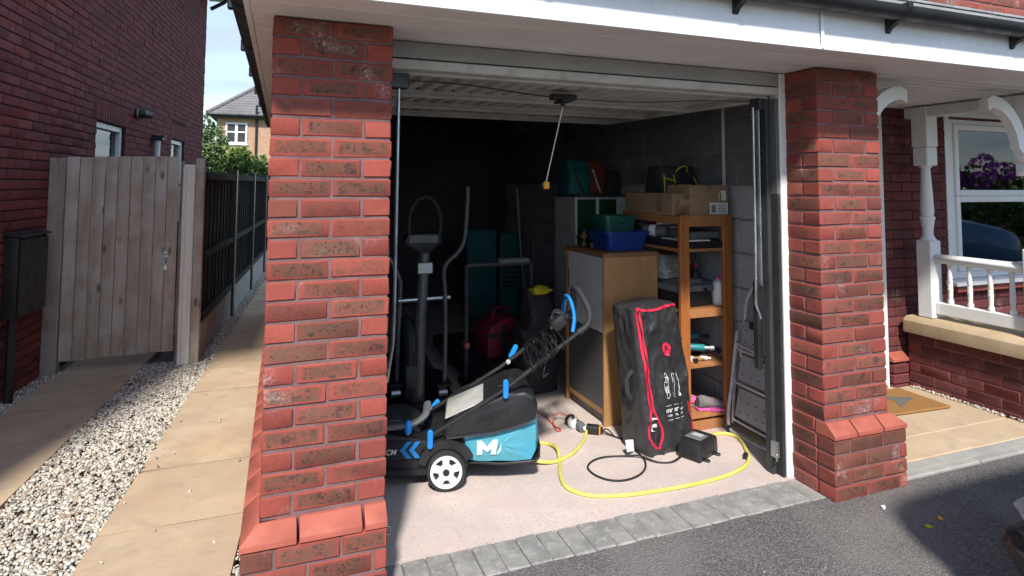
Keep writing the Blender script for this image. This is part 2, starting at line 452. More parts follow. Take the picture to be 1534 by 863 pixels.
def slabm():
    k = NT('buff_riven_slab'); v = k.pos(); r = k.rand()
    n = k.noise(k.off(v, k.mix(1, r, (11., 5., 3.), 'MULTIPLY')), 2.6, 6, .62, .5)
    c = k.mix(k.rng(n, .3, .7), (.53, .405, .265), (.42, .315, .21))
    c = k.mix(k.math('MULTIPLY', r, .6), c, (.50, .39, .28))
    c = k.mix(k.rng(k.noise(k.off(v, (4., 2., 1.)), 3.4, 5), .5, .72, 0, .5), c, (.42, .275, .19))
    c = k.mix(k.rng(k.noise(v, 1.1, 4), .55, .75, 0, .45), c, (.25, .205, .15))
    c = k.mix(k.rng(k.noise(v, 90, 3, .7), .5, .72, 0, .4), c, (.35, .26, .16))
    c = k.mix(k.rng(k.noise(k.off(v, (1., 9., 4.)), 7, 6, .68), .50, .68, 0, .55), c, (.36, .285, .21))
    c = k.mix(k.rng(k.noise(k.off(v, (5., 1., 2.)), 2.2, 4, .6), .55, .72, 0, .5), c, (.58, .48, .36))
    c = k.mix(k.rng(k.noise(v, 34, 2), .73, .77, 0, .6), c, (.1, .08, .06))
    riv = k.noise(k.scale(v, (1.0, 1.7, 1)), 5.5, 5, .5, .3)
    k.bump(k.math('ADD', riv, k.math('MULTIPLY', k.noise(v, 140, 3), .22)), .28, .010)
    return k.set(c, .88, 0, .2)
MT['slab'] = slabm()
MT['slab_joint'] = worn('slab_joint_mortar', (.17, .135, .095), (.11, .09, .06), .95, 10, .4, 90, .004)
MT['soil'] = worn('grey_soil_bed', (.16, .145, .125), (.10, .09, .078), .95, 8, .6, 60, .01)
MT['grass'] = worn('lawn_grass', (.055, .10, .028), (.04, .075, .02), .9, 3, .5, 40, .02)
def stonem():
    k = NT('cream_gravel_stone'); r = k.attr('rnd')
    c = k.mix(k.rng(r, 0, .8, smooth=False), (.36, .33, .285), (.68, .64, .56))
    c = k.mix(k.rng(k.math('FRACT', k.math('MULTIPLY', r, 17.3)), .72, .9), c, (.36, .27, .19))
    c = k.mix(k.rng(k.math('FRACT', k.math('MULTIPLY', r, 31.7)), .86, .95), c, (.22, .21, .20))
    c = k.mix(k.rng(k.noise(k.pos(), 150, 3), .5, .7, 0, .35), c, (.26, .23, .19))
    return k.set(c, .85, 0, .25)
MT['stone'] = stonem()
def leafm(name, c1, c2):
    k = NT(name); r = k.attr('rnd')
    c = k.mix(r, c1, c2)
    k.i(k.p, 'Transmission Weight', 0.0)
    return k.set(c, .55, 0, .4)
MT['leaf'] = leafm('laurel_leaf', (.06, .13, .025), (.24, .34, .08))
MT['leaf2'] = leafm('shrub_leaf', (.055, .115, .04), (.17, .25, .09))
MT['bark'] = worn('brown_bark', (.10, .075, .055), (.06, .045, .033), .95, 12, .6, 60, .006)
MT['flower'] = leafm('purple_petal', (.22, .03, .36), (.5, .12, .55))
MT['car'] = None
def carm():
    k = NT('maroon_car_paint')
    return k.set((.075, .008, .016), .28, .35, .5, **{'Coat Weight': .8, 'Coat Roughness': .06})
MT['car'] = carm()
def glassm(name, tint, ior=1.5, through=.9):
    k = NT(name); t = k.t
    tr = t.nodes.new('ShaderNodeBsdfTransparent'); tr.inputs[0].default_value = col(tint)
    gl = t.nodes.new('ShaderNodeBsdfGlossy'); gl.inputs['Roughness'].default_value = .02
    fr = t.nodes.new('ShaderNodeFresnel'); fr.inputs[0].default_value = ior
    mx = t.nodes.new('ShaderNodeMixShader')
    t.links.new(fr.outputs[0], mx.inputs[0]); t.links.new(tr.outputs[0], mx.inputs[1]); t.links.new(gl.outputs[0], mx.inputs[2])
    t.links.new(mx.outputs[0], k.out.inputs[0])
    return k.m
MT['glass'] = glassm('window_glass', (.55, .60, .62), 1.75)
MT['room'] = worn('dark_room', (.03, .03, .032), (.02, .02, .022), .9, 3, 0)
MT['curtain'] = worn('pale_curtain', (.5, .48, .45), (.42, .4, .38), .9, 8, .3, 20, .02, stretch=(6, 6, .3))
def coirm():
    k = NT('coir_mat'); v = k.pos()
    c = k.mix(k.noise(v, 300, 3, .8), (.24, .115, .04), (.46, .25, .10))
    k.bump(k.noise(v, 350, 3, .8), .9, .006)
    return k.set(c, .95, 0, .1)
MT['coir'] = coirm()
MT['coir_grey'] = worn('coir_grey_print', (.17, .16, .15), (.11, .105, .10), .95, 200, .8, 350, .005)
MT['tile_far'] = worn('grey_roof_tile', (.20, .185, .19), (.15, .14, .145), .85, 2, .3, 8, .02)
MT['brick_far'] = None
def farb():
    k = NT('pale_orange_brickwork'); v = k.coord()
    b = k.t.nodes.new('ShaderNodeTexBrick'); k.i(b, 'Vector', k.scale(v, (1, 1, 1)))
    mp = k.t.nodes.new('ShaderNodeMapping'); mp.inputs['Rotation'].default_value = (R(90), 0, 0); k.i(mp, 'Vector', v); k.i(b, 'Vector', mp.outputs[0])
    b.inputs['Color1'].default_value = (.42, .22, .135, 1); b.inputs['Color2'].default_value = (.50, .29, .18, 1); b.inputs['Mortar'].default_value = (.40, .32, .26, 1)
    b.inputs['Scale'].default_value = 1; b.inputs['Brick Width'].default_value = .225; b.inputs['Row Height'].default_value = .075; b.inputs['Mortar Size'].default_value = .008
    return k.set(b.outputs[0], .9)
MT['brick_far'] = farb()
# ------------------------------------------------------------------ the ground and paving
SH = .066                                   # the side passage runs 3.8 degrees off the garage's own depth line
SA = -math.atan(SH)
def sx(x0, y): return x0 + SH * y
W = 2.186                                   # width of the garage opening
TOP = 2.164                                 # top of the piers
CO = .075                                   # one brick course

MB().box(-300, 300, -300, 500, -.5, -.075).build('ground', MT['grass'], smooth=0, kind='structure')
MB().add([(-.60, -14, -.001), (9, -14, -.001), (9, .045, -.001), (-.60, .045, -.001)], [(0, 1, 2, 3)]).build('driveway', MT['tarmac'], smooth=0, kind='structure')
MB().box(-14, 14, -14, .30, -.2, -.06).build('driveway_base', MT['soil'], smooth=0, kind='structure')
MB().box(-.10, 2.50, .205, 5.6, -.07, .004).build('garage_floor', MT['concrete'], smooth=0, kind='structure')
MB().box(-2.6, .2, .3, 14, -.2, -.055).build('gravel_bed', MT['soil'], smooth=0, kind='structure')

# paver strip in front of the garage floor
strip = MB().box(-.02, W + .03, -.03, .2, -.08, -.02).build('paver_strip', MT['soil'], smooth=0, kind='structure')
pv = []
for q in range(5):
    b = MB().box(-.0485, .0485, -.1, .1, -.03, .0)
    pv.append(b.mesh('paver', MT['paver'], .005, 30, jitter=.0012))
n_pv = 22
for i in range(n_pv):
    x = .0 + (i + .5) * W / n_pv
    link('paver', pv[i % 5], strip, (x, .1 + random.uniform(-.003, .003), .004 + random.uniform(-.0015, .0025)), rot=(random.uniform(-.008, .008), random.uniform(-.01, .01), random.uniform(-.012, .012) + (PI if i % 2 else 0)))

# path slabs
def slab_row(name, x0, x1, ys, top=.0):
    base = MB().add([(sx(x0 + .01, ys[0]), ys[0], top - .0105), (sx(x1 - .01, ys[0]), ys[0], top - .0105), (sx(x1 - .01, ys[-1]), ys[-1], top - .0105), (sx(x0 + .01, ys[-1]), ys[-1], top - .0105)], [(0, 1, 2, 3)])
    root = base.build(name, MT['slab_joint'], smooth=0, kind='structure')
    for a, b in zip(ys, ys[1:]):
        m = MB()
        a2, b2 = a + .008, b - .008
        t = [random.uniform(-.004, .004) for _ in range(4)]
        q = [(sx(x0, a2), a2), (sx(x1, a2), a2), (sx(x1, b2), b2), (sx(x0, b2), b2)]
        n = 6
        vs = []; fs = []
        for j in range(n + 1):
            for i in range(n + 1):
                u, v_ = i / n, j / n
                px = (q[0][0] * (1 - u) + q[1][0] * u) * (1 - v_) + (q[3][0] * (1 - u) + q[2][0] * u) * v_
                py = a2 + (b2 - a2) * v_
                z = top + (t[0] * (1 - u) + t[1] * u) * (1 - v_) + (t[3] * (1 - u) + t[2] * u) * v_ + noise.noise((px * 6, py * 6, x0)) * .003
                if i in (0, n) or j in (0, n): z -= .005
                vs.append((px, py, z))
        for j in range(n):
            for i in range(n):
                k = j * (n + 1) + i
                fs.append((k, k + 1, k + n + 2, k + n + 1))
        rim = [i for i in range(n + 1)] + [j * (n + 1) + n for j in range(1, n + 1)] + [n * (n + 1) + i for i in range(n - 1, -1, -1)] + [j * (n + 1) for j in range(n - 1, 0, -1)]
        o = len(vs)
        vs += [(vs[i][0], vs[i][1], top - .045) for i in rim]
        L_ = len(rim)
        fs += [(rim[i], o + i, o + (i + 1) % L_, rim[(i + 1) % L_]) for i in range(L_)]
        m.add(vs, fs).build('slab', MT['slab'], root, smooth=40)
    return root
slab_row('path', -1.174, -.572, [-2.9, -2.28, -1.66, -1.04, -.42, .22, .856, 1.492, 2.118, 2.787, 3.40, 4.0, 4.6, 5.2, 5.8, 6.4, 7.0, 7.6, 8.2, 8.8, 9.4, 10.0, 10.6])
slab_row('gate_path', -2.30, -1.708, [-2.3, -1.66, -1.03, -.40, .23, .88, 1.51, 2.145, 2.738, 3.262, 3.85, 4.45, 5.05])

# loose gravel
def pebbles(name, regions, size, seed, label, z0=-.03, dens=1.0, parent=None):
    """regions: (function giving x from (u, y), y0, y1, number, z top)"""
    rs = np.random.RandomState(seed)
    t = (1 + 5 ** .5) / 2
    ico = np.array([(-1, t, 0), (1, t, 0), (-1, -t, 0), (1, -t, 0), (0, -1, t), (0, 1, t), (0, -1, -t), (0, 1, -t), (t, 0, -1), (t, 0, 1), (-t, 0, -1), (-t, 0, 1)], float) / math.sqrt(1 + t * t)
    tri = np.array([(0, 11, 5), (0, 5, 1), (0, 1, 7), (0, 7, 10), (0, 10, 11), (1, 5, 9), (5, 11, 4), (11, 10, 2), (10, 7, 6), (7, 1, 8), (3, 9, 4), (3, 4, 2), (3, 2, 6), (3, 6, 8), (3, 8, 9), (4, 9, 5), (2, 4, 11), (6, 2, 10), (8, 6, 7), (9, 8, 1)])
    P = []
    for xf, y0, y1, n, zt in regions:
        y = rs.uniform(y0, y1, n); u = rs.uniform(0, 1, n)
        x = np.array([xf(a, b) for a, b in zip(u, y)])
        z = zt - np.abs(rs.normal(0, .35, n)) * size
        P.append(np.stack([x, y, z], 1))
    P = np.concatenate(P); n = len(P)
    s = size * rs.uniform(.55, 1.25, (n, 1)) * rs.uniform(.65, 1.15, (n, 3)) * np.array([1.15, .9, .62]) / 2
    a = rs.uniform(0, 2 * PI, n); tl = rs.normal(0, .5, n)
    V = ico[None] * (1 + rs.normal(0, .13, (n, 12, 1))) * s[:, None, :]
    ct, st = np.cos(tl)[:, None], np.sin(tl)[:, None]
    V = np.stack([V[..., 0] * ct - V[..., 2] * st, V[..., 1], V[..., 0] * st + V[..., 2] * ct], -1)
    c, s_ = np.cos(a)[:, None], np.sin(a)[:, None]
    V = np.stack([V[..., 0] * c - V[..., 1] * s_, V[..., 0] * s_ + V[..., 1] * c, V[..., 2]], -1) + P[:, None, :]
    F = (tri[None] + (np.arange(n) * 12)[:, None, None]).reshape(-1, 3)
    me = bpy.data.meshes.new(name)
    me.vertices.add(n * 12); me.vertices.foreach_set('co', V.reshape(-1))
    me.loops.add(len(F) * 3); me.loops.foreach_set('vertex_index', F.reshape(-1))
    me.polygons.add(len(F)); me.polygons.foreach_set('loop_start', np.arange(len(F)) * 3)
    at = me.attributes.new('rnd', 'FLOAT', 'FACE'); at.data.foreach_set('value', np.repeat(rs.uniform(0, 1, n), 20))
    me.update(); me.validate()
    me.materials.append(MT['stone'])
    return link(name, me, parent, label=label, cat='gravel' if label else None, kind='stuff')
pebbles('gravel', [
    (lambda u, y: sx(-1.705 + u * .528, y), .15, 3.75, 14000, -.010),
    (lambda u, y: sx(-2.43 + u * .13, y), 1.6, 3.75, 2200, -.010),
    (lambda u, y: sx(-1.375 + u * .20, y), 3.75, 9.5, 7500, -.010),
    (lambda u, y: sx(-.572, y) + u * max(.0, -.475 - sx(-.572, y)) , -.1, 2.0, 900, -.018),
    (lambda u, y: sx(-1.705 + u * .528, y), -2.2, .15, 4500, -.010)], .0205, 3, 'loose cream gravel filling the gap between the two slab paths')

pebbles('stray_stones', [(lambda u, y: sx(-1.174 + .6 * u ** 3, y), .4, 3.6, 34, .008), (lambda u, y: sx(-1.71 - .5 * u ** 3, y), 1.2, 3.4, 14, .008)], .02, 8, 'few stray gravel stones lying on the buff path slabs')
pebbles('floor_grit', [(lambda u, y: .1 + 2.0 * u, .20, .32, 150, .006), (lambda u, y: .1 + 2.0 * u, .25, 1.5, 110, .0055), (lambda u, y: -.2 + 5 * u, -1.6, -.06, 160, .0)], .0065, 9, 'fine grit scattered over the garage threshold and the drive')
# ------------------------------------------------------------------ bricks
def brick_set(m, L_=.215, D=.1025, H=.065, n=6, bev=.0045, jit=.0017):
    return [MB().box(-L_ / 2, L_ / 2, -D / 2, D / 2, -H / 2, H / 2).mesh('brick', m, bev, 40, jitter=jit) for _ in range(n)]
BR = {}
def lay(parent, kind, x0, x1, y0, y1, zc, wob=.0012):
    """one brick of the given footprint in the parent's own axes"""
    lx, ly = x1 - x0, y1 - y0
    along = lx >= ly
    ln, dp = (lx, ly) if along else (ly, lx)
    key = (kind, round(ln, 3), round(dp, 3))
    if key not in BR: BR[key] = brick_set(MT[kind], ln, dp, n=6 if ln > .2 else 3)
    me = random.choice(BR[key])
    rz = (0 if along else PI / 2) + random.choice((0, PI)) + random.uniform(-.004, .004)
    return link('brick', me, parent, ((x0 + x1) / 2 + random.uniform(-wob, wob), (y0 + y1) / 2 + random.uniform(-wob, wob), zc + random.uniform(-wob, wob)), rot=(random.choice((0, PI)), 0, rz))

def row_z(k): return TOP - CO * k - CO + .01 + .0325       # centre of course k (0 is the top one)
def pier(name, label, x, front_plinth, left_plinth, right_plinth, y_back=.215):
    root = thing(name, label, 'pier', (x, 0, 0))
    ins = .006
    core = MB().box(ins, .44 - ins, ins, y_back + .006, TOP - CO * 25 - .003, TOP - .005)
    e = .056
    xl, xr = (-e if left_plinth else 0), .44 + (e if right_plinth else 0)
    core.box(xl + ins, xr - ins, -e + ins, y_back + .006, -.2, TOP - CO * 25 - .0035)
    core.build('mortar_core', MT['mortar'], root, smooth=0)
    for k in range(24):
        z = row_z(k)
        if k % 2 == 0:
            for y0, y1 in ((0, .1025), (.1125, .215)):
                lay(root, 'brick', 0, .215, y0, y1, z); lay(root, 'brick', .225, .44, y0, y1, z)
        else:
            lay(root, 'brick', 0, .1025, 0, .215, z); lay(root, 'brick', .1125, .3275, 0, .1025, z); lay(root, 'brick', .3375, .44, 0, .215, z)
    # sloped plinth course
    zt, zb = TOP - 24 * CO - .004, TOP - 25 * CO + .004
    zm = zb + .022
    prof = [(0.0, zt), (-.008, zt), (-e - .004, zm), (-e - .004, zb), (0.06, zb), (.06, zt)]
    cuts = ((xl - (.004 if left_plinth else 0), .125), (.135, .35), (.36, xr + (.004 if right_plinth else 0))) if left_plinth else ((0, .15), (.16, .33), (.34, xr + .004))
    for a, b in cuts:
        m = MB()
        ra = [(a, y, z) for y, z in prof]; rb = [(b, y, z) for y, z in prof]
        if left_plinth and a < 0: ra = [((-.0 + (y if y < 0 else 0)), y, z) for y, z in prof]
        if right_plinth and b > .44: rb = [(.44 - (y if y < 0 else 0), y, z) for y, z in prof]
        m.loft([ra, rb]).build('plinth_brick', MT['plinth'], root, .0025)
    if left_plinth:
        y = -.002
        for i in range(12):
            a, b = (y if i else 0), y + .215
            ra = [((-.008 if x_ == 1 else x_), a, z) for x_, z in [(0, zt), (-.008, zt), (-e - .004, zm), (-e - .004, zb), (.06, zb), (.06, zt)]]
            if i == 0: ra = [(x_, (x_ if x_ < 0 else 0), z) for x_, _, z in ra]
            rb = [(x_, b, z) for x_, _, z in ra]
            MB().loft([ra, rb]).build('plinth_brick', MT['plinth'], root, .0025)
            y = b + .008
        MB().box(ins * 0 - e + .006, .06, 0, y, -.2, zb - .004).build('plinth_core', MT['mortar'], root, smooth=0)
    if right_plinth:
        for a, b in ((0, .1), (.108, .215)):
            q = [(.44, zt), (.448, zt), (.44 + e + .004, zm), (.44 + e + .004, zb), (.38, zb), (.38, zt)]
            ra = [(x_, a, z) for x_, z in q]; rb = [(x_, b, z) for x_, z in q]
            if a == 0: ra = [(x_, (.44 - x_ if x_ > .44 else 0), z) for x_, z in q]
            MB().loft([ra, rb]).build('plinth_brick', MT['plinth'], root, .0025)
    if not left_plinth: lay(root, 'brick', 0, .1025, .066, .215, row_z(24))
    # courses under the plinth, one projection out
    for k in range(25, 31):
        z = row_z(k)
        wd = xr - xl
        if k % 2:
            c = [(xl, xl + .1025), (xl + .1125, xl + .3275)]
            rest = xl + .3375
            c += [(rest, xr)] if xr - rest < .23 else [(rest, rest + .215), (rest + .225, xr)]
        else:
            c = [(xl, xl + .215), (xl + .225, xl + .44)]
            if xr - (xl + .45) > .03: c += [(xl + .45, xr)]
        for a, b in c:
            lay(root, 'brick', a, b, -e, .1025 - e, z)
        if not left_plinth:
            if k % 2: lay(root, 'brick', 0, .1025, .1125 - e, .215, z)
            else: lay(root, 'brick', 0, .1025, .1125 - e, .2, z)
        if right_plinth: lay(root, 'brick', xr - .1025, xr, .1125 - e, .215, z)
        if left_plinth:
            yy = .1125 - e if k % 2 == 0 else .1125 - e
            for j in range(8):
                lay(root, 'brick', xl, xl + .1025, yy, yy + .215, z); yy += .225
    return root
pier('brick_pier', 'red brick pier between the slab path and the garage opening', -.44, 1, 1, 0)
pier('brick_pier', 'red brick pier between the garage opening and the porch', W, 1, 0, 1)

def joined_bricks(name, boxes, m, parent=None, kind='stuff', M=None, jit=.0016):
    """boxes: (x0,x1,y0,y1,z0,z1); one mesh with a random tone for each brick"""
    n = len(boxes)
    B = np.array(boxes)
    rs = np.random.RandomState(len(boxes))
    B = B + np.repeat(rs.normal(0, jit, (n, 3)), 2, 1)
    V = np.array([[(b[i], b[2 + j], b[4 + k]) for k in (0, 1) for j in (0, 1) for i in (0, 1)] for b in B]).reshape(-1, 3)
    q = np.array([(0, 2, 3, 1), (4, 5, 7, 6), (0, 1, 5, 4), (2, 6, 7, 3), (0, 4, 6, 2), (1, 3, 7, 5)])
    F = (q[None] + (np.arange(n) * 8)[:, None, None]).reshape(-1, 4)
    me = bpy.data.meshes.new(name)
    me.from_pydata(V.tolist(), [], F.tolist())
    at = me.attributes.new('rnd', 'FLOAT', 'FACE'); at.data.foreach_set('value', np.repeat(rs.uniform(0, 1, n), 6))
    me.materials.append(m)
    return link(name, me, parent, kind=kind)

# outer side wall of the garage, along the path
gw = thing('garage_side_wall', 'red brick side wall of the garage along the slab path', 'wall', (-.44, .225, 0))
MB().box(.006, .12, 0, 5.4, -.1, TOP + .08).build('mortar_core', MT['mortar'], gw, smooth=0)
bx = []
for k in range(29):
    z = row_z(k); o = 0 if k % 2 else .1125
    y = .0 + (0 if k % 2 else .1125)
    if not k % 2: bx.append((0, .1, 0, .1025, z - .0325, z + .0325))
    while y < 5.2:
        bx.append((0, .1, y, y + .215, z - .0325, z + .0325)); y += .225
joined_bricks('brick_courses', bx, MT['brick_joined'], gw)

# ------------------------------------------------------------------ inside of the garage
WX = 2.45                                   # face of the inner block wall
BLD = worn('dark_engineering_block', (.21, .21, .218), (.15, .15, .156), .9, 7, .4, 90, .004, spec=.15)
wall = thing('block_wall', 'grey concrete block wall behind the pine shelves and stepladder', 'wall', (WX, .30, 0))
MB().box(.008, .14, -.05, 5.25, -.05, 2.35).build('mortar_core', MT['block_mortar'], wall, smooth=0)
BL = [MB().box(0, .1, -.2175, .2175, -.1075, .1075).mesh('block', MT['block'], .005, 40, jitter=.0006) for _ in range(5)]
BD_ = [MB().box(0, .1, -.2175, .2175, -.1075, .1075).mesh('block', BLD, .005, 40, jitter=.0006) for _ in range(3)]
for k in range(10):
    zc = .09 + .225 * k - .0
    y = -.05 + (.2175 if k % 2 else .0)
    while y < 5.0:
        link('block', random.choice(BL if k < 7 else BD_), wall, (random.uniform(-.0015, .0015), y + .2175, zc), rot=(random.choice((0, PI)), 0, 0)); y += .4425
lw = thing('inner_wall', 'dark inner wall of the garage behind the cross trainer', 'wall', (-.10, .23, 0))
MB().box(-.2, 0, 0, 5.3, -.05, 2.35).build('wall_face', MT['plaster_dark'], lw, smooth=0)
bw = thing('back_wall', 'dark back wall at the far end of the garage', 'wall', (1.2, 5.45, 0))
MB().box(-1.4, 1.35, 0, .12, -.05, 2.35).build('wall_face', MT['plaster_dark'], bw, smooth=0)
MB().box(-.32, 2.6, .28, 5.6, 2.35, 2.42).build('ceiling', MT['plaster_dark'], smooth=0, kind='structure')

# ------------------------------------------------------------------ neighbour's house
NB = thing('brick_house', 'tall dark red brick house side wall beside the wooden gate', 'house', (-2.42, 0, 0), SA)
NY0, NY1, NZ = -.65, 9.88, 4.95
# openings in the wall: (y0, y1, z0, z1)
OP = [(4.64, 5.52, .0, 2.16), (7.62, 8.44, .95, 2.19)]
core = MB()
core.box(-.3, -.007, NY0 + .01, OP[0][0], -.1, NZ).box(-.3, -.007, OP[0][1], OP[1][0], -.1, NZ).box(-.3, -.007, OP[1][1], NY1 - .01, -.1, NZ)
core.box(-.3, -.007, OP[0][0], OP[0][1], OP[0][3], NZ).box(-.3, -.007, OP[1][0], OP[1][1], OP[1][3], NZ).box(-.3, -.007, OP[1][0], OP[1][1], -.1, OP[1][2])
core.box(-7, -.3, NY0 + .01, NY1 - .01, -.1, NZ)
core.build('mortar_core', MT['mortar_dark'], NB, smooth=0)
near, far = [], []
k = 0
while .0 + CO * k < NZ - .05:
    z = .03 + CO * k
    y = NY0 + (0 if k % 2 else -.1125)
    while y < NY1:
        a, b = max(y, NY0), min(y + .215, NY1)
        y += .225
        if b - a < .04: continue
        hit = False
        for oy0, oy1, oz0, oz1 in OP:
            top = oz1 + (.225 if oz1 else 0)
            if z + .03 > oz0 and z - .03 < top and b > oy0 - .01 and a < oy1 + .01:
                hit = True
                if a < oy0 - .03: far.append((a, oy0 - .004, z))
                if b > oy1 + .03: far.append((oy1 + .004, b, z))
        if hit: continue
        (near if (2.55 < a < 5.4 and abs(b - a - .215) < .005) else far).append((a, b, z))
    k += 1
near.sort(key=lambda t: (t[0] - 2.3) ** 2 + (t[2] - 1.5) ** 2 * .8)
far += near[300:]; near = near[:300]
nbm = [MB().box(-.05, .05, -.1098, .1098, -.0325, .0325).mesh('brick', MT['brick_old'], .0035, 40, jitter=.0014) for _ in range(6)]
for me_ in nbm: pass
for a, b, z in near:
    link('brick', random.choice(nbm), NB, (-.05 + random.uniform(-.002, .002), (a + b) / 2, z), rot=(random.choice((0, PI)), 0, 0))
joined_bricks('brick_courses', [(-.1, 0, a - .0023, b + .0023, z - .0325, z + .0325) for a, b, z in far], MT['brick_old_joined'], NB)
sold = []
for oy0, oy1, oz0, oz1 in OP:
    y = oy0 - .08
    while y < oy1 + .06:
        sold.append((y, oz1)); y += .075
sm_ = MB().box(-.05, .05, -.0325, .0325, -.1075, .1075).mesh('soldier_brick', MT['brick_old'], .0035, 40)
for y, z in sold: link('soldier_brick', sm_, NB, (-.046, y + .03, z + .115))
for oy0, oy1, oz0, oz1 in OP:
    fr = MB()
    w = .06
    fr.box(-.12, -.035, oy0 + .002, oy0 + w, oz0, oz1 - .002).box(-.12, -.035, oy1 - w, oy1 - .002, oz0, oz1 - .002).box(-.12, -.034, oy0 + w, oy1 - w, oz1 - w, oz1 - .002)
    fr.box(-.12, -.034, oy0 + w, oy1 - w, oz0 + .001, oz0 + w)
    wo = fr.build('window' if oz0 else 'door', MT['white_paint'], NB, .004)
    MB().box(-.11, -.05, oy0 + w, oy1 - w, oz1 - .42, oz1 - .36).build('glazing_bar', MT['white_paint'], wo, .003)
    MB().box(-.082, -.076, oy0 + w, oy1 - w, oz0 + w, oz1 - w).build('pane', MT['glass'], wo, smooth=0)
    MB().box(-.10, -.095, oy0 + w, oy1 - w, oz1 - .36, oz1 - w).build('blind', MT['curtain'], wo, smooth=0)
# waste pipe, lamp
MB().tube([(.06, 6.62, .1), (.06, 6.62, 2.10)], .034, 12).build('waste_pipe', MT['white_plastic'], NB)
MB().box(-.0, .13, 6.55, 6.72, 2.10, 2.14).box(.0, .14, 6.58, 6.70, 2.14, 2.16).build('pipe_hopper', MT['black_pvc'], NB, .006)
lp = MB().lathe([(.0, 0), (.06, .0), (.062, .02), (.045, .03), (.0, .032)], 14, (0, 5.86, 2.36), Matrix.Rotation(R(90), 4, 'Y')).build('wall_lamp', MT['black_pvc'], NB)
MB().tube([(.025, 5.86, 2.36), (.06, 5.88, 2.365), (.10, 6.05, 2.37)], [.05, .055, .048], 12).build('lamp_head', MT['black_pvc'], lp)
MB().lathe([(.0, 0), (.05, 0), (.05, .008), (0, .008)], 14, (.028, 5.86, 2.36), Matrix.Rotation(R(90), 4, 'Y')).build('lamp_ring', MT['pale_plastic'], lp)
# roof and eaves
rf = MB()
rf.loft([[(.36, NY0 - .3, z), (.36, NY1 + .3, z), (-7.4, NY1 + .3, z), (-7.4, NY0 - .3, z)] for z in (NZ + .05, NZ + .12)] + [[(-3.3, NY0 + 3.2, NZ + 2.0), (-3.3, NY1 - 3.2, NZ + 2.0), (-3.7, NY1 - 3.2, NZ + 2.0), (-3.7, NY0 + 3.2, NZ + 2.0)]])
rf.build('roof', MT['tile_far'], NB, smooth=0)
MB().box(.0, .33, NY0 - .2, NY1 + .2, NZ - .02, NZ + .05).box(.30, .34, NY0 - .2, NY1 + .24, NZ - .04, NZ + .12).build('eaves', MT['upvc'], NB, .004)
MB().tube([(.40, NY0 - .25, NZ + .06), (.40, NY1 + .27, NZ + .06)], .062, 10).build('gutter', MT['black_pvc'], NB)
MB().tube([(.40, NY1 - .15, NZ + .03), (.30, NY1 - .15, NZ - .12), (.08, NY1 - .12, NZ - .25)], .036, 8).build('downpipe', MT['black_pvc'], NB)

# meter box on that wall
mbx = thing('meter_box', 'black meter box on the dark brick wall beside the gate', 'meter box', (sx(-2.42, 3.17), 3.17, 0), SA)
MB().box(0, .09, -.23, .23, .575, 1.155).build('box_case', MT['black_pvc'], mbx, .01, segs=2)
MB().box(.088, .105, -.218, .218, .59, 1.14).build('box_door', MT['black_plastic'], mbx, .006)
MB().prism([(0, 1.155), (.115, 1.150), (.115, 1.165), (0, 1.185)], -.24, .24, 'y').build('box_lid', MT['black_pvc'], mbx, .004)
MB().tube([(.05, -.17, .58), (.05, -.17, -.05)], .03, 10).build('supply_pipe', MT['black_pvc'], mbx)

# ------------------------------------------------------------------ gate and fence
GY = 3.65
g = thing('side_gate', 'weathered wooden board gate hung between two posts', 'gate', (-2.07, GY, 0), -.01)
n_b = 9; gw_ = .83 / n_b
gb = [MB().box(-gw_ / 2 + .0018, gw_ / 2 - .0018, -.01, .01, .0, 1.67).mesh('board', MT['gate_wood'], .003, 40, jitter=.0008) for _ in range(4)]
for i in range(n_b):
    link('board', gb[i % 4], g, (gw_ * (i + .5), random.uniform(-.002, .002) + (.003 if i % 2 else -.003), .085 + i * .003 + random.uniform(-.003, .006)), rz=PI if i % 2 else 0)
for z in (.3, .92, 1.55): MB().box(.01, .82, .0135, .055, z, z + .095).build('rail', MT['gate_wood_dark'], g, .003)
MB().bar((.03, .035, .36), (.80, .035, 1.56), .09, .04, (0, 1, 0)).build('brace', MT['gate_wood_dark'], g, .003)
lt = MB().box(.735, .765, -.02, -.012, .80, .96).build('latch_plate', MT['galv'], g, .002)
MB().tube([(.75, -.018, .845), (.752, -.045, .85), (.752, -.045, .905), (.75, -.018, .91)], .006, 8).build('handle', MT['galv'], lt)
MB().tube([(.75, -.012, .935), (.75, -.03, .935)], .008, 8).build('thumb_latch', MT['black_pvc'], lt)
def post(x0, x1, y0, y1, z1, m, label):
    t = thing('gate_post', label, 'post', ((x0 + x1) / 2, (y0 + y1) / 2, 0))
    w, d = (x1 - x0) / 2, (y1 - y0) / 2
    MB().box(-w, w, -d, d, -.05, z1).build('post_shaft', MT[m], t, .004)
    return t
post(-2.185, -2.075, GY - .03, GY + .08, 1.75, 'gate_wood_dark', 'brown wooden gate post fixed against the dark brick wall')
post(-1.236, -1.206, GY + .01, GY + .07, 1.74, 'gate_wood_dark', 'narrow brown timber gate stop between gate boards and cream post')
post(-1.203, -1.112, GY - .035, GY + .06, 1.71, 'cream_wood', 'cream painted gate post with two stepped faces')
MB().box(-.048, -.018, -.062, -.046, -.04, 1.69).build('stop_strip', MT['cream_wood'], bpy.data.objects[[o.name for o in COL.objects if o.get('label', '').startswith('cream painted gate')][0]], .003)
post(-1.108, -1.04, GY - .05, GY + .05, 1.765, 'gate_wood', 'grey weathered wooden post at the end of the black fence')

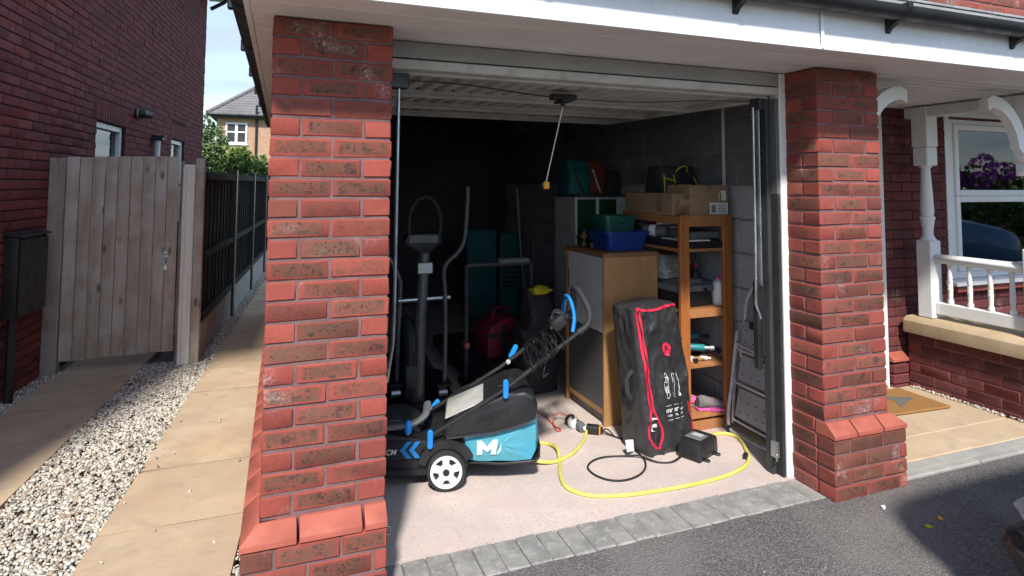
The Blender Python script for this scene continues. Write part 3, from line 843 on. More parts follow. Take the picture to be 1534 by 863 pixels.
fe = thing('panel_fence', 'black stained panel fence with concrete gravel boards along the gravel', 'fence', (sx(-1.32, 3.75), 3.75, 0), SA)
bay = 1.88
fb = [MB().box(-.009, .009, -.052, .052, 0, 1.33).mesh('fence_board', MT['fence_black'], .002, 40, jitter=.001) for _ in range(4)]
for i in range(4):
    y0 = i * bay + .05
    if i:
        MB().box(-.05, .05, y0 - .11, y0, -.05, 1.70).build('fence_post', MT['steel_dark'], fe, .006)
    MB().box(-.025, .025, y0, y0 + bay - .11, -.05, .30).build('gravel_board', MT['kerb'], fe, .004)
    n = 17
    for j in range(n):
        if j * (bay - .11) / n < bay: link('fence_board', fb[j % 4], fe, (-.012 - (.004 if j % 2 else 0), y0 + (j + .5) * (bay - .11) / n, .30), rot=(0, 0, .08))
    for z in (.31, .86, 1.58): MB().box(.0, .035, y0, y0 + bay - .11, z, z + .06).build('fence_rail', MT['fence_black'], fe, .003)
    MB().box(-.03, .03, y0, y0 + bay - .11, 1.63, 1.655).build('capping', MT['fence_black'], fe, .003)
# ------------------------------------------------------------------ eaves over garage and porch
ZS = TOP + .004                              # underside of the soffit
FY = -.322                                   # face of the fascia
ev = thing('eaves_roof', 'white fascia, soffit and black gutter over the garage and porch', 'roof', (0, 0, 0))
XE = 6.4
def soffit_board(x0, x1, y0, y1, m='upvc_soffit', z=ZS):
    return MB().box(x0, x1, y0 + .002, y1 - .002, z, z + .012).build('soffit_board', MT[m], ev, .003)
ys = [FY + .022, -.17, -.02, .13, .25]
for a, b in zip(ys, ys[1:]): soffit_board(-.52, W + .44, a, b, z=ZS + random.uniform(0, .0015))
for a, b in zip(ys[:2], ys[1:3]): soffit_board(W + .442, XE, a, b)
y = -.018
while y < 1.06:
    soffit_board(W + .442, XE, y, y + .07, z=ZS + .004)
    y += .086
for a, b in ((.252, 2.0), (2.002, 4.0), (4.002, 6.0)): MB().box(-.52, -.445, a, b, ZS, ZS + .012).build('soffit_board', MT['upvc_soffit'], ev, .003)
MB().box(-.51, XE, FY + .03, 1.4, ZS + .022, ZS + .04).box(-.50, -.30, .2, 6, ZS + .022, ZS + .06).build('roof_deck', MT['plaster_dark'], ev, smooth=0)
# fascia boards with a lip along the bottom
for a, b in ((-.535, 1.868), (1.871, 4.30), (4.303, XE)):
    MB().prism([(FY, 2.185), (FY - .009, 2.18), (FY - .009, ZS - .006), (FY + .03, ZS - .006), (FY + .03, 2.385), (FY, 2.385)], a, b, 'x').build('fascia', MT['upvc'], ev, .002)
MB().box(-.535, -.513, FY + .004, 6.2, ZS - .005, 2.385).build('side_fascia', MT['upvc'], ev, .003)
for x in (1.868, 4.30): MB().box(x - .006, x + .012, FY - .0115, FY - .0085, ZS + .0, 2.37).build('fascia_joint', MT['upvc'], ev, .001)
def half_gutter(p0, p1, r=.056):
    p0, p1 = Vector(p0), Vector(p1); d = (p1 - p0).normalized(); s = d.cross(Vector((0, 0, 1)))
    rg = []
    for p in (p0, p1):
        o = [p + s * math.cos(a) * r + Vector((0, 0, math.sin(a) * r)) for a in [PI + PI * i / 12 for i in range(13)]]
        i_ = [p + s * math.cos(a) * (r - .004) + Vector((0, 0, math.sin(a) * (r - .004))) for a in [2 * PI - PI * i / 12 for i in range(13)]]
        rg.append(o + i_)
    return MB().loft(rg)
gt = half_gutter((-.62, FY - .062, 2.381), (XE, FY - .062, 2.381)).build('gutter', MT['black_pvc'], ev)
sgt = half_gutter((-.578, FY - .1, 2.325), (-.578, 6.2, 2.325), .042).build('side_gutter', MT['black_pvc'], ev)
def bracket(par, x, y, rot):
    m = MB().prism([(0, 2.255), (0, 2.325), (-.006, 2.335), (-.125, 2.335), (-.125, 2.31), (-.10, 2.275), (-.062, 2.258), (-.02, 2.235), (-.006, 2.215), (0, 2.215)], -.015, .015, 'x')
    return m.build('gutter_bracket', MT['black_pvc'], par, .002, loc=(x, y, .060), rz=rot)
for x in (-.42, .49, 1.39, 2.29, 3.20, 4.1, 5.0): bracket(gt, x, FY, 0)
for y in (.35, 1.2, 2.05, 2.9, 3.8): MB().box(-.626, -.536, y, y + .03, 2.268, 2.335).build('gutter_bracket', MT['black_pvc'], sgt, .006)
# roof slope, tiles edge, flashing
MB().prism([(FY - .045, 2.401), (FY - .045, 2.428), (.14, 2.531), (.14, 2.496)], -.62, XE, 'x').build('roof_slope', MT['lead'], ev, .003)
xx = -.6
while xx < XE - .2:
    MB().prism([(FY - .05, 2.429), (FY - .05, 2.443), (.14, 2.548), (.14, 2.535)], xx, xx + .295, 'x').build('roof_tile', MT['lead'], ev, .003)
    xx += .30
MB().prism([(.10, 2.531), (.10, 2.556), (.148, 2.576), (.148, 2.67), (.15, 2.67), (.15, 2.531)], -.3, XE, 'x').build('lead_flashing', MT['lead'], ev, .002)
MB().add([(-.62, .15, 2.42), (-.30, .15, 2.55), (-.30, 6.2, 2.55), (-.62, 6.2, 2.36)], [(0, 1, 2, 3)]).build('side_slope', MT['lead'], ev, smooth=0)

# upper house wall above the eaves
uw = thing('upper_wall', 'red brick upper house wall rising above the gutter and flashing', 'wall', (-.30, .15, 2.50))
MB().box(0, 6.7, .006, .2, -.05, 2.2).build('mortar_core', MT['mortar'], uw, smooth=0)
rest = []
for k in range(26):
    x = -.1125 if k % 2 else 0
    while x < 6.6:
        a, b = max(0, x), x + .215
        x += .225
        if k < 7 and 2.0 < a < 6.0: lay(uw, 'brick', a, b, 0, .1025, .0325 + CO * k)
        else: rest.append((a, b, 0, .1, CO * k, CO * k + .065))
joined_bricks('brick_courses', rest, MT['brick_joined'], uw)

# ------------------------------------------------------------------ garage door
fr = thing('door_frame', 'white garage door frame with steel tracks set behind the piers', 'door frame', (0, .222, 0))
MB().box(W - .035, W + .012, -.006, .075, .004, ZS - .002).build('frame_post', MT['white_paint'], fr, .003)
MB().box(.004, .03, .0, .075, .004, ZS - .002).build('frame_post', MT['steel_dark'], fr, .003)
MB().box(.03, W - .035, -.004, .03, 2.094, ZS - .002).build('frame_head', MT['head_grey'], fr, .004)
MB().box(.03, W - .035, -.001, .05, 2.046, 2.088).build('door_stop', MT['door_steel'], fr, .004)
MB().box(W - .055, W - .036, .002, .09, .004, 1.50).build('rubber_seal', MT['rubber'], fr, .002)
MB().box(W - .055, W - .036, .004, .088, 1.502, 2.03).build('seal_top', MT['steel_grey'], fr, .002)
MB().box(W - .08, W - .056, .05, .10, .004, 2.02).build('seal_post', MT['steel_dark'], fr, .002)
for s, x in ((1, W - .085),):
    tr = MB().box(x - .022, x - .017, .075, .12, 1.0 if s > 0 else .55, 1.985).box(x + .017, x + .022, .075, .12, 1.0 if s > 0 else .55, 1.985).box(x - .022, x + .022, .12, .125, 1.0 if s > 0 else .55, 1.985)
    tr.build('track', MT['galv'], fr, .001)
    MB().box(x - .03, x + .03, .06, .14, 1.97, 2.035).build('spring_bracket', MT['steel_dark'], fr, .004)
    MB().tube([(x - .04 * s, .10, 1.985), (x - .04 * s, .10, 1.2), (x - .045 * s, .10, .9), (x - .02 * s, .09, .82)], .007, 8).build('spring_rod', MT['galv'], fr)
MB().tube([(.078, .08, 1.99), (.074, .08, 1.0), (.07, .08, .86), (.045, .08, .70)], .0085, 10).build('spring_rod', MT['galv'], fr)
MB().box(.035, .12, .05, .12, 1.97, 2.034).build('spring_bracket', MT['steel_dark'], fr, .004)
x = W - .075
MB().tube([(x, .11, 1.42), (x, .11, .62), (x + .02, .10, .58)], .014, 8).build('roller_arm', MT['black_pvc'], fr)
MB().box(x - .05, x - .02, .09, .13, .55, 1.02).build('arm_cover', MT['black_pvc'], fr, .004)
MB().tube([(.028, -.01, .12), (.055, -.015, .12), (.055, -.015, .15), (.028, -.01, .15)], .0035, 6).build('catch', MT['galv'], fr)
MB().box(W - .085, W - .06, .02, .06, .10, .18).tube([(W - .08, .02, .14), (W - .10, .0, .13), (W - .10, .0, .10), (W - .08, .02, .09)], .006, 8).build('lock_keep', MT['galv'], fr, .002)

gd = thing('garage_door', 'grey steel up and over door lying open under the ceiling', 'garage door', (0, .285, 2.0))
tilt = .017
def dz(y): return .047 + tilt * y
DX0, DX1, DL = .06, W - .06, 1.83
sec = [(.05, .62), (.72, 1.18), (1.28, 1.70)]
for a, b in sec:                              # corrugated skins between the cross rails
    rg = [[], []]
    n = 20; p = (DX1 - DX0 - .1) / n
    for r_, yy in zip(rg, (a, b)):
        for i in range(n):
            x0 = DX0 + .05 + i * p
            for dx, dzz in ((0, 0), (.5, 0), (.64, .022), (.86, .022)):
                r_.append((x0 + dx * p, yy, dz(yy) + dzz))
        r_ += [(q[0], q[1], q[2] + .004) for q in reversed(r_)]
    MB().loft(rg).build('door_skin', MT['door_steel'], gd, 0, 20)
for y0, y1 in ((0, .05), (.62, .72), (1.18, 1.28), (1.70, 1.79)):
    MB().box(DX0, DX1, y0, y1, dz(y0) - .012, dz(y0) + .012).build('cross_rail', MT['door_steel'], gd, .005)
    if y0: MB().box(DX0 + .02, DX1 - .02, y0 + .0, y0 + .012, dz(y0) - .034, dz(y0) - .012).build('rail_lip', MT['door_steel'], gd, .003)
for x0, x1 in ((DX0 - .012, DX0 + .045), (DX1 - .045, DX1 + .012)):
    MB().bar(((x0 + x1) / 2, 0, dz(0) - .004), ((x0 + x1) / 2, DL - .04, dz(DL) - .004), x1 - x0, .05).build('side_rail', MT['door_steel'], gd, .005)
MB().box(DX0, DX1, 1.80, 1.84, dz(1.8) - .02, dz(1.8) + .05).build('bottom_rail', MT['door_steel'], gd, .005)
hb = MB().box(.93, 1.07, .24, .30, .0, .03).box(.97, 1.03, .22, .33, -.015, .0).tube([(1.0, .27, -.01), (1.0, .27, -.035)], .014, 8).build('latch_box', MT['black_pvc'], gd, .004)
cab = bez([(.10, .05, .015), (.4, .10, .02), (.7, .2, .015), (.95, .26, .01)], 6)
MB().tube(cab, .004, 6).build('latch_cable', MT['steel_dark'], gd)
MB().tube(bez([(1.05, .27, .01), (1.4, .22, .004), (1.8, .12, .02), (2.08, .06, .02)], 6), .003, 6).build('latch_cable', MT['steel_dark'], gd)
MB().tube([(1.0, .27, -.03), (.915, .30, -.435)], .003, 6).build('pull_cord', MT['white_plastic'], gd)
MB().box(.898, .930, .285, .312, -.475, -.435).build('cord_tag', MT['orange'], gd, .006)
MB().tube([(.914, .2845, -.452), (.914, .2842, -.452 + .0001)], .006, 8)

MB().tube([(-.014, .72, 1.35), (-.014, .72, 2.34)], .012, 10).build('conduit', MT['white_plastic'], wall)

# ------------------------------------------------------------------ porch
PZ = .02
pk = MB().box(W + .5, 6.4, .035, .10, -.2, PZ - .002).build('porch_kerb', MT['kerb'], smooth=0, kind='structure')
for i in range(6):
    a = W + .515 + i * .62
    MB().box(a, a + .612, -.015, .105, -.12, PZ - .006).build('kerb_stone', MT['kerb'], pk, .006)
pf = MB().box(W + .1, 6.4, .10, 1.10, -.2, PZ - .014).build('porch_floor', MT['slab_joint'], smooth=0, kind='structure')
for a, b in ((2.3, 2.86), (2.866, 3.455), (3.461, 4.16)):
    for c, d in ((.108, .342), (.348, 1.08)):
        MB().box(a, b, c, d, PZ - .05, PZ + random.uniform(-.002, .002)).build('slab', MT['slab'], pf, .005)
mat_ = thing('doormat', 'coir doormat with a grey arrow print on the porch slabs', 'doormat', (3.62, .80, PZ + .002), -.05)
MB().box(-.36, .36, -.20, .20, 0, .016).build('mat_pile', MT['coir'], mat_, .006)
MB().prism([(.0, -.12), (.26, .0), (.0, .12), (.07, .0)], .0165, .018, 'z').prism([(-.26, -.12), (.0, .0), (-.26, .12), (-.19, .0)], .0165, .018, 'z').build('arrow_print', MT['coir_grey'], mat_, smooth=0)

HY = 1.08                                   # face of the house wall behind the porch
hw = thing('house_wall', 'dark red brick house wall behind the porch with a white window', 'wall', (0, HY, 0))
WX0, WX1, WZ0, WZ1 = 4.80, 6.25, .79, 2.13
m = MB().box(4.006, WX0, .006, .25, -.1, ZS + .3).box(WX0, 7, .006, .25, -.1, WZ0 - .03).box(WX1, 7, .006, .25, WZ0 - .03, ZS + .3).box(WX0, WX1, .006, .25, WZ1 + .003, ZS + .3)
m.build('mortar_core', MT['mortar_dark'], hw, smooth=0)
for k in range(29):
    z = .045 + CO * k
    x = 4.005 - (.1125 if k % 2 else 0)
    while x < 6.1:
        a, b = max(4.005, x), x + .215
        x += .225
        if z > WZ0 - .06 and z < WZ1 and b > WX0: b = WX0
        if b - a < .03: continue
        if z > WZ0 - .14 and a > WX0 - .01 and z < WZ0: continue
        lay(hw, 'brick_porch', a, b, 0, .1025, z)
for i in range(7):
    a = WX0 - .04 + i * .21
    MB().prism([(.02, WZ0 - .10), (-.05, WZ0 - .10), (-.05, WZ0 - .06), (.02, WZ0 - .035)], a, a + .203, 'x').build('sill_tile', MT['plinth'], hw, .003)
# small plinth at the door side
MB().prism([(.0, .272), (-.056, .225), (-.056, .205), (0.0, .205)], 4.004, 4.17, 'x').build('plinth_brick', MT['plinth'], hw, .003)
for k in range(3):
    z = -.0 + .0325 + CO * k - .03
    lay(hw, 'brick_porch', 4.007, 4.165, -.054, .05, z + .0)
win = MB()
w = .055
win.box(WX0, WX0 + w, .01, .09, WZ0, WZ1).box(WX1 - w, WX1, .01, .09, WZ0, WZ1).box(WX0 + w, WX1 - w, .01, .09, WZ1 - w, WZ1).box(WX0 + w, WX1 - w, .01, .09, WZ0, WZ0 + w)
win = win.build('window', MT['white_paint'], hw, .004)
sa, sb = WX0 + w, WX0 + w + 1.0
for z0, z1 in ((WZ0 + w + .001, 1.47), (1.472, WZ1 - w - .001)):
    t_ = MB()
    v_ = .05
    t_.box(sa, sa + v_, -.006, .05, z0, z1).box(sb - v_, sb, -.006, .05, z0, z1).box(sa + v_, sb - v_, -.006, .05, z0, z0 + v_).box(sa + v_, sb - v_, -.006, .05, z1 - v_, z1)
    t_.build('sash', MT['white_paint'], win, .006)
    MB().box(sa + v_, sb - v_, .02, .026, z0 + v_, z1 - v_).build('pane', MT['glass'], win, smooth=0)
MB().box(sb + .001, WX1 - w, .02, .026, WZ0 + w, WZ1 - w).build('pane', MT['glass'], win, smooth=0)
MB().prism([(-.09, WZ0 - .045), (-.09, WZ0 - .015), (.02, WZ0 - .002), (.02, WZ0 - .045)], WX0 - .10, WX1 + .05, 'x').build('sill', MT['white_paint'], win, .004)
MB().box(WX0 - .06, WX0 - .002, -.004, .02, WZ0, WZ1 + .08).box(WX0 - .06, WX1 + .06, -.003, .02, WZ1 + .004, WZ1 + .075).build('trim', MT['white_paint'], win, .003)
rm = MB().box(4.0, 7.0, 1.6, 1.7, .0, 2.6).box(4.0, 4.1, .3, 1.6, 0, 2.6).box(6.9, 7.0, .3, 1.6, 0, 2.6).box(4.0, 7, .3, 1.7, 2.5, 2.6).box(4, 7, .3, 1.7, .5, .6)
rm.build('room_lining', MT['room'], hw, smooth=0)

fd = thing('front_door', 'white front door frame in the porch, half hidden by the brick pier', 'door', (0, HY - .02, 0))
MB().box(3.945, 4.0, .0, .07, .0, 2.10).build('frame_post', MT['white_paint'], fd, .003)
MB().box(2.95, 3.05, .0, .07, .0, 2.10).build('frame_post', MT['white_paint'], fd, .003)
MB().box(2.95, 4.0, .001, .07, 2.102, ZS - .003).build('frame_head', MT['white_paint'], fd, .003)
MB().box(3.052, 3.943, .02, .06, .05, 2.10).build('door_leaf', MT['steel_dark'], fd, .004)
MB().box(3.052, 3.943, -.03, .06, .0, .045).build('threshold', MT['galv'], fd, .004)
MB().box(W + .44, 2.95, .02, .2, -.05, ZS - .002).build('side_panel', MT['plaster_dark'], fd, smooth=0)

# dwarf wall with coping
DWX = 4.175
dw = thing('dwarf_wall', 'low brick porch wall with shade in its colour under a sandstone coping', 'wall', (DWX, .05, 0))
MB().box(.006, .21, .0, .98, -.1, .43).build('mortar_core', MT['mortar'], dw, smooth=0)
for k in range(6):
    z = .01 + .0325 + CO * k - .025
    y = -.1125 if k % 2 else -.0
    while y < .95:
        a, b = max(y, -.0), min(y + .215, .985)
        y += .225
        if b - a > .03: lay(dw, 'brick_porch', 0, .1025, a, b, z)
MB().prism([(-.065, .435), (-.065, .525), (-.03, .555), (.25, .575), (.25, .435)], -.05, .975, 'y').build('coping', MT['sandstone'], dw, .008, segs=2)
pebbles('pebble_edging', [(lambda u, y: DWX - .035 + .04 * u, .10, 1.02, 260, PZ + .010)], .017, 11, 'thin line of white pebbles along the foot of the porch wall')

# balustrade
BX = 4.24
bal = thing('balustrade', 'white turned porch balustrade and posts on the sandstone coping', 'balustrade', (BX, 0, .56))
def newel(y):
    h = .058
    MB().box(-h, h, y - h, y + h, -.0, .58).build('newel_base', MT['white_paint'], bal, .008)
    s = [(.052, .575), (.056, .585), (.046, .60), (.036, .62), (.036, .65), (.043, .70), (.046, .735), (.052, .74), (.052, .755), (.042, .765), (.0465, .80), (.040, .95), (.031, 1.12), (.032, 1.13), (.043, 1.14), (.045, 1.15)]
    MB().lathe(s, 20, (0, y, 0)).build('turned_shaft', MT['white_paint'], bal)
    MB().box(-h, h, y - h, y + h, 1.148, 1.29).build('newel_block', MT['white_paint'], bal, .008)
    MB().box(-h - .004, h + .004, y - h - .004, y + h + .004, 1.292, 1.60).build('newel_cap', MT['white_paint'], bal, .006)
newel(.895); newel(.175)
MB().prism([(-.032, .44), (-.036, .455), (-.024, .475), (.0, .483), (.024, .475), (.036, .455), (.032, .44), (.022, .415), (-.022, .415)], .235, .836, 'y').build('hand_rail', MT['white_paint'], bal, .003)
MB().box(-.025, .025, .234, .837, .035, .125).build('bottom_rail', MT['white_paint'], bal, .006)
for i in range(4):
    y = .74 - .137 * i
    s = [(.020, .12), (.020, .15), (.0135, .165), (.016, .22), (.018, .235), (.014, .242), (.018, .249), (.014, .256), (.018, .263), (.014, .27), (.017, .277), (.015, .34), (.0135, .39), (.018, .40), (.018, .42)]
    MB().lathe(s, 12, (0, y, 0)).build('spindle', MT['white_paint'], bal)
MB().box(-.05, .05, .0, .86 + .16, 1.52, 1.60).build('porch_beam', MT['white_paint'], bal, .005)
def gallows(par, p, sgn, nm):
    o = []; i_ = []
    for k in range(13):
        a = PI / 2 * k / 12
        o.append((sgn * (.36 - .33 * math.cos(a)) , -.40 + .37 * math.sin(a)))
        i_.append((sgn * (.36 - .25 * math.cos(a)), -.40 + .29 * math.sin(a)))
    poly = [(sgn * .002, -.40)] + [(sgn * .002, -.46), (sgn * .05, -.46), (sgn * .075, -.43), (sgn * .07, -.40)] + i_[1:] + [(sgn * .40, -.13), (sgn * .40, -.055), (sgn * .36, -.032)] + list(reversed(o))[0:] 
    return MB().prism(poly, -.028, .028, 'y').build(nm, MT['white_paint'], par, .004, loc=p)
gallows(bal, (-.064, .175, 1.60), -1, 'arch_bracket')
MB().box(-.12, -.058, .14, .21, 1.06, 1.142).build('bracket_foot', MT['white_paint'], bal, .004)
gb_ = thing('arch_bracket', 'white curved porch bracket fixed to the side of the brick pier', 'bracket', (W + .442, .16, ZS - .002))
MB().box(-.004, .004, -.035, .035, -.47, -.03).build('back_plate', MT['white_paint'], gb_, .002)
gallows(gb_, (.003, 0, -.0), 1, 'curved_brace')

# vase added behind the glass, standing in for flowers reflected in it
vs = thing('reflection_vase', 'added vase of purple flowers standing in for a window reflection', 'flowers', (5.27, HY + .22, .60))
MB().lathe([(.05, 0), (.08, .1), (.07, .5), (.05, .62), (.055, .75), (.05, .75)], 16).build('vase', MT['white_plastic'], vs)
def leaf_cloud(name, m, parent, blobs, n, size, seed, shell=.55, asp=.55, kind=None, **kw):
    """many small folded leaves through a set of lobes: (centre, radii)"""
    rs = np.random.RandomState(seed)
    wts = np.array([b[1][0] * b[1][1] * b[1][2] for b in blobs]); wts = wts / wts.sum()
    idx = rs.choice(len(blobs), n, p=wts)
    d = rs.normal(0, 1, (n, 3)); d /= np.linalg.norm(d, axis=1, keepdims=True)
    rad = rs.uniform(shell, 1.08, (n, 1)) ** .7
    C_ = np.array([b[0] for b in blobs])[idx]; Rr = np.array([b[1] for b in blobs])[idx]
    P = C_ + d * rad * Rr
    ax = d * .5 + rs.normal(0, .7, (n, 3)); ax /= np.linalg.norm(ax, axis=1, keepdims=True)
    sd = np.cross(ax, rs.normal(0, 1, (n, 3))); sd /= np.linalg.norm(sd, axis=1, keepdims=True)
    nm = np.cross(ax, sd)
    s = size * rs.uniform(.6, 1.3, (n, 1))
    V = np.stack([P - ax * s * .5, P + sd * s * asp * .5 + nm * s * .08, P + ax * s * .5, P - sd * s * asp * .5 + nm * s * .08], 1).reshape(-1, 3)
    F = np.concatenate([np.stack([np.arange(n) * 4, np.arange(n) * 4 + 1, np.arange(n) * 4 + 2], 1), np.stack([np.arange(n) * 4, np.arange(n) * 4 + 2, np.arange(n) * 4 + 3], 1)])
    me = bpy.data.meshes.new(name); me.from_pydata(V.tolist(), [], F.tolist())
    rv = np.clip(rs.uniform(0, 1, n) * .6 + (rad[:, 0] - .6) * .8, 0, 1)
    at = me.attributes.new('rnd', 'FLOAT', 'FACE'); at.data.foreach_set('value', np.concatenate([rv, rv]))
    me.materials.append(m)
    return link(name, me, parent, kind=kind, **kw)
for i, (x, z, r) in enumerate(((-.16, .98, .075), (.02, 1.06, .06), (.17, .98, .075), (.28, .90, .07), (.05, .92, .08))):
    leaf_cloud('bloom', MT['flower'], vs, [((x, random.uniform(-.08, .02), z), (r * 1.2, r, r * .8))], 220, .028, 40 + i, .7, .8)
leaf_cloud('foliage', MT['leaf2'], vs, [((0, 0, .85), (.22, .12, .12)), ((.18, 0, .8), (.16, .1, .1))], 260, .07, 50)

# ------------------------------------------------------------------ beyond the fence
fh = thing('distant_house', 'pale orange brick house with a grey tiled roof beyond the hedge', 'house', (-1.0, 30, 0))
EZ = 4.86
MB().box(-2.45, 5, 0, 7, -.2, EZ).build('wall', MT['brick_far'], fh, smooth=0)
rp = [(-2.85, -.35, EZ), (5.4, -.35, EZ), (5.4, 7.4, EZ), (-2.85, 7.4, EZ), (-.35, 2.6, EZ + 2.05), (2.9, 2.6, EZ + 2.05), (2.9, 4.4, EZ + 2.05), (-.35, 4.4, EZ + 2.05)]
roof = MB()
n = 13
for i in range(n):                            # tile courses stepping up the slopes
    t0, t1 = i / n, (i + 1) / n
    lo = [Vector(rp[q]).lerp(Vector(rp[q + 4]), t0) for q in range(4)]
    hi = [Vector(rp[q]).lerp(Vector(rp[q + 4]), t1) for q in range(4)]
    lo = [p + Vector((0, 0, .055)) for p in lo]
    roof.loft([[p - Vector((0, 0, .06)) for p in lo], lo, hi], cap=False)
roof.add(rp[4:], [(0, 1, 2, 3)])
rfo = roof.build('roof', MT['tile_far'], fh, smooth=0)
MB().tube([Vector(rp[0]) + Vector((0, 0, .06)), Vector(rp[4]) + Vector((0, 0, .08))], .09, 6).tube([Vector(rp[4]) + Vector((0, 0, .06)), Vector(rp[5]) + Vector((0, 0, .06))], .09, 6).build('ridge_tiles', MT['tile_far'], rfo)
MB().box(-2.85, 5.4, -.36, -.30, EZ - .16, EZ + .0).build('fascia', MT['black_pvc'], fh, .01)
MB().tube([(-2.9, -.42, EZ - .02), (5.4, -.42, EZ - .02)], .06, 8).build('gutter', MT['black_pvc'], fh)
MB().tube([(-.67, -.08, .3), (-.67, -.08, 4.7), (-.67, -.38, 4.85), (-.67, -.4, 5.35)], .055, 8).build('soil_pipe', MT['black_pvc'], fh)
x0, x1, z0, z1 = -2.06, -1.08, 3.47, 4.50
wf = MB().box(x0, x0 + .09, -.05, .03, z0, z1).box(x1 - .09, x1, -.05, .03, z0, z1).box(x0 + .09, x1 - .09, -.05, .03, z0, z0 + .09).box(x0 + .09, x1 - .09, -.05, .03, z1 - .09, z1)
wf.box((x0 + x1) / 2 - .06, (x0 + x1) / 2 + .06, -.05, .03, z0 + .09, z1 - .09).box(x0 + .09, x1 - .09, -.045, .03, (z0 + z1) / 2 + .02, (z0 + z1) / 2 + .09)
wf = wf.build('window', MT['white_paint'], fh, .004)
for a, b in ((x0 + .09, (x0 + x1) / 2 - .06), ((x0 + x1) / 2 + .06, x1 - .09)):
    for c, d in ((z0 + .09, (z0 + z1) / 2 + .02), ((z0 + z1) / 2 + .09, z1 - .09)):
        MB().box(a, b, -.02, -.012, c, d).build('pane', MT['steel_dark'], wf, smooth=0)
MB().box(x0 - .06, x1 + .06, -.08, .0, z0 - .07, z0 - .003).build('sill', MT['white_paint'], wf, .004)

def shrub(name, label, loc, blobs, n, size, m, seed, asp=.45):
    t = thing(name, label, 'shrub', loc)
    st = MB()
    rs = random.Random(seed)
    for c, r in blobs[:5]:
        st.tube(bez([(rs.uniform(-.1, .1), rs.uniform(-.1, .1), -.1), (c[0] * .5, c[1] * .5, c[2] * .55), (c[0], c[1], c[2])], 4), [.045 - .004 * i for i in range(9)], 6)
    st.build('stem', MT['bark'], t)
    leaf_cloud('foliage', MT[m], t, blobs, n, size, seed, .45, asp)
    return t
rs = random.Random(5)
bl = [((-.05, 0, 1.2), (.45, .4, .8)), ((-.15, .1, 1.9), (.42, .4, .7)), ((-.05, .05, 2.5), (.34, .3, .5)), ((-.2, 0, 2.85), (.22, .2, .35)), ((.2, 0, 1.7), (.3, .3, .5))]
shrub('garden_shrub', 'tall loose green shrub against the corner of the dark brick house', (-1.90, 13.2, -.07), bl, 7000, .095, 'leaf2', 21, .55)
bl = [((rs.uniform(-.75, .75), rs.uniform(-.25, .25), rs.uniform(.7, 1.75)), (rs.uniform(.22, .4), .3, rs.uniform(.28, .45))) for _ in range(12)] + [((-.5 + i * .17, 0, 2.0 + rs.uniform(-.06, .22)), (.085, .09, .30)) for i in range(9)] + [((-.15, 0, 2.15), (.28, .3, .32))]
shrub('laurel_hedge', 'bright green laurel bush showing above the black fence', (-1.18, 13.0, -.07), bl, 9500, .125, 'leaf', 22, .5)

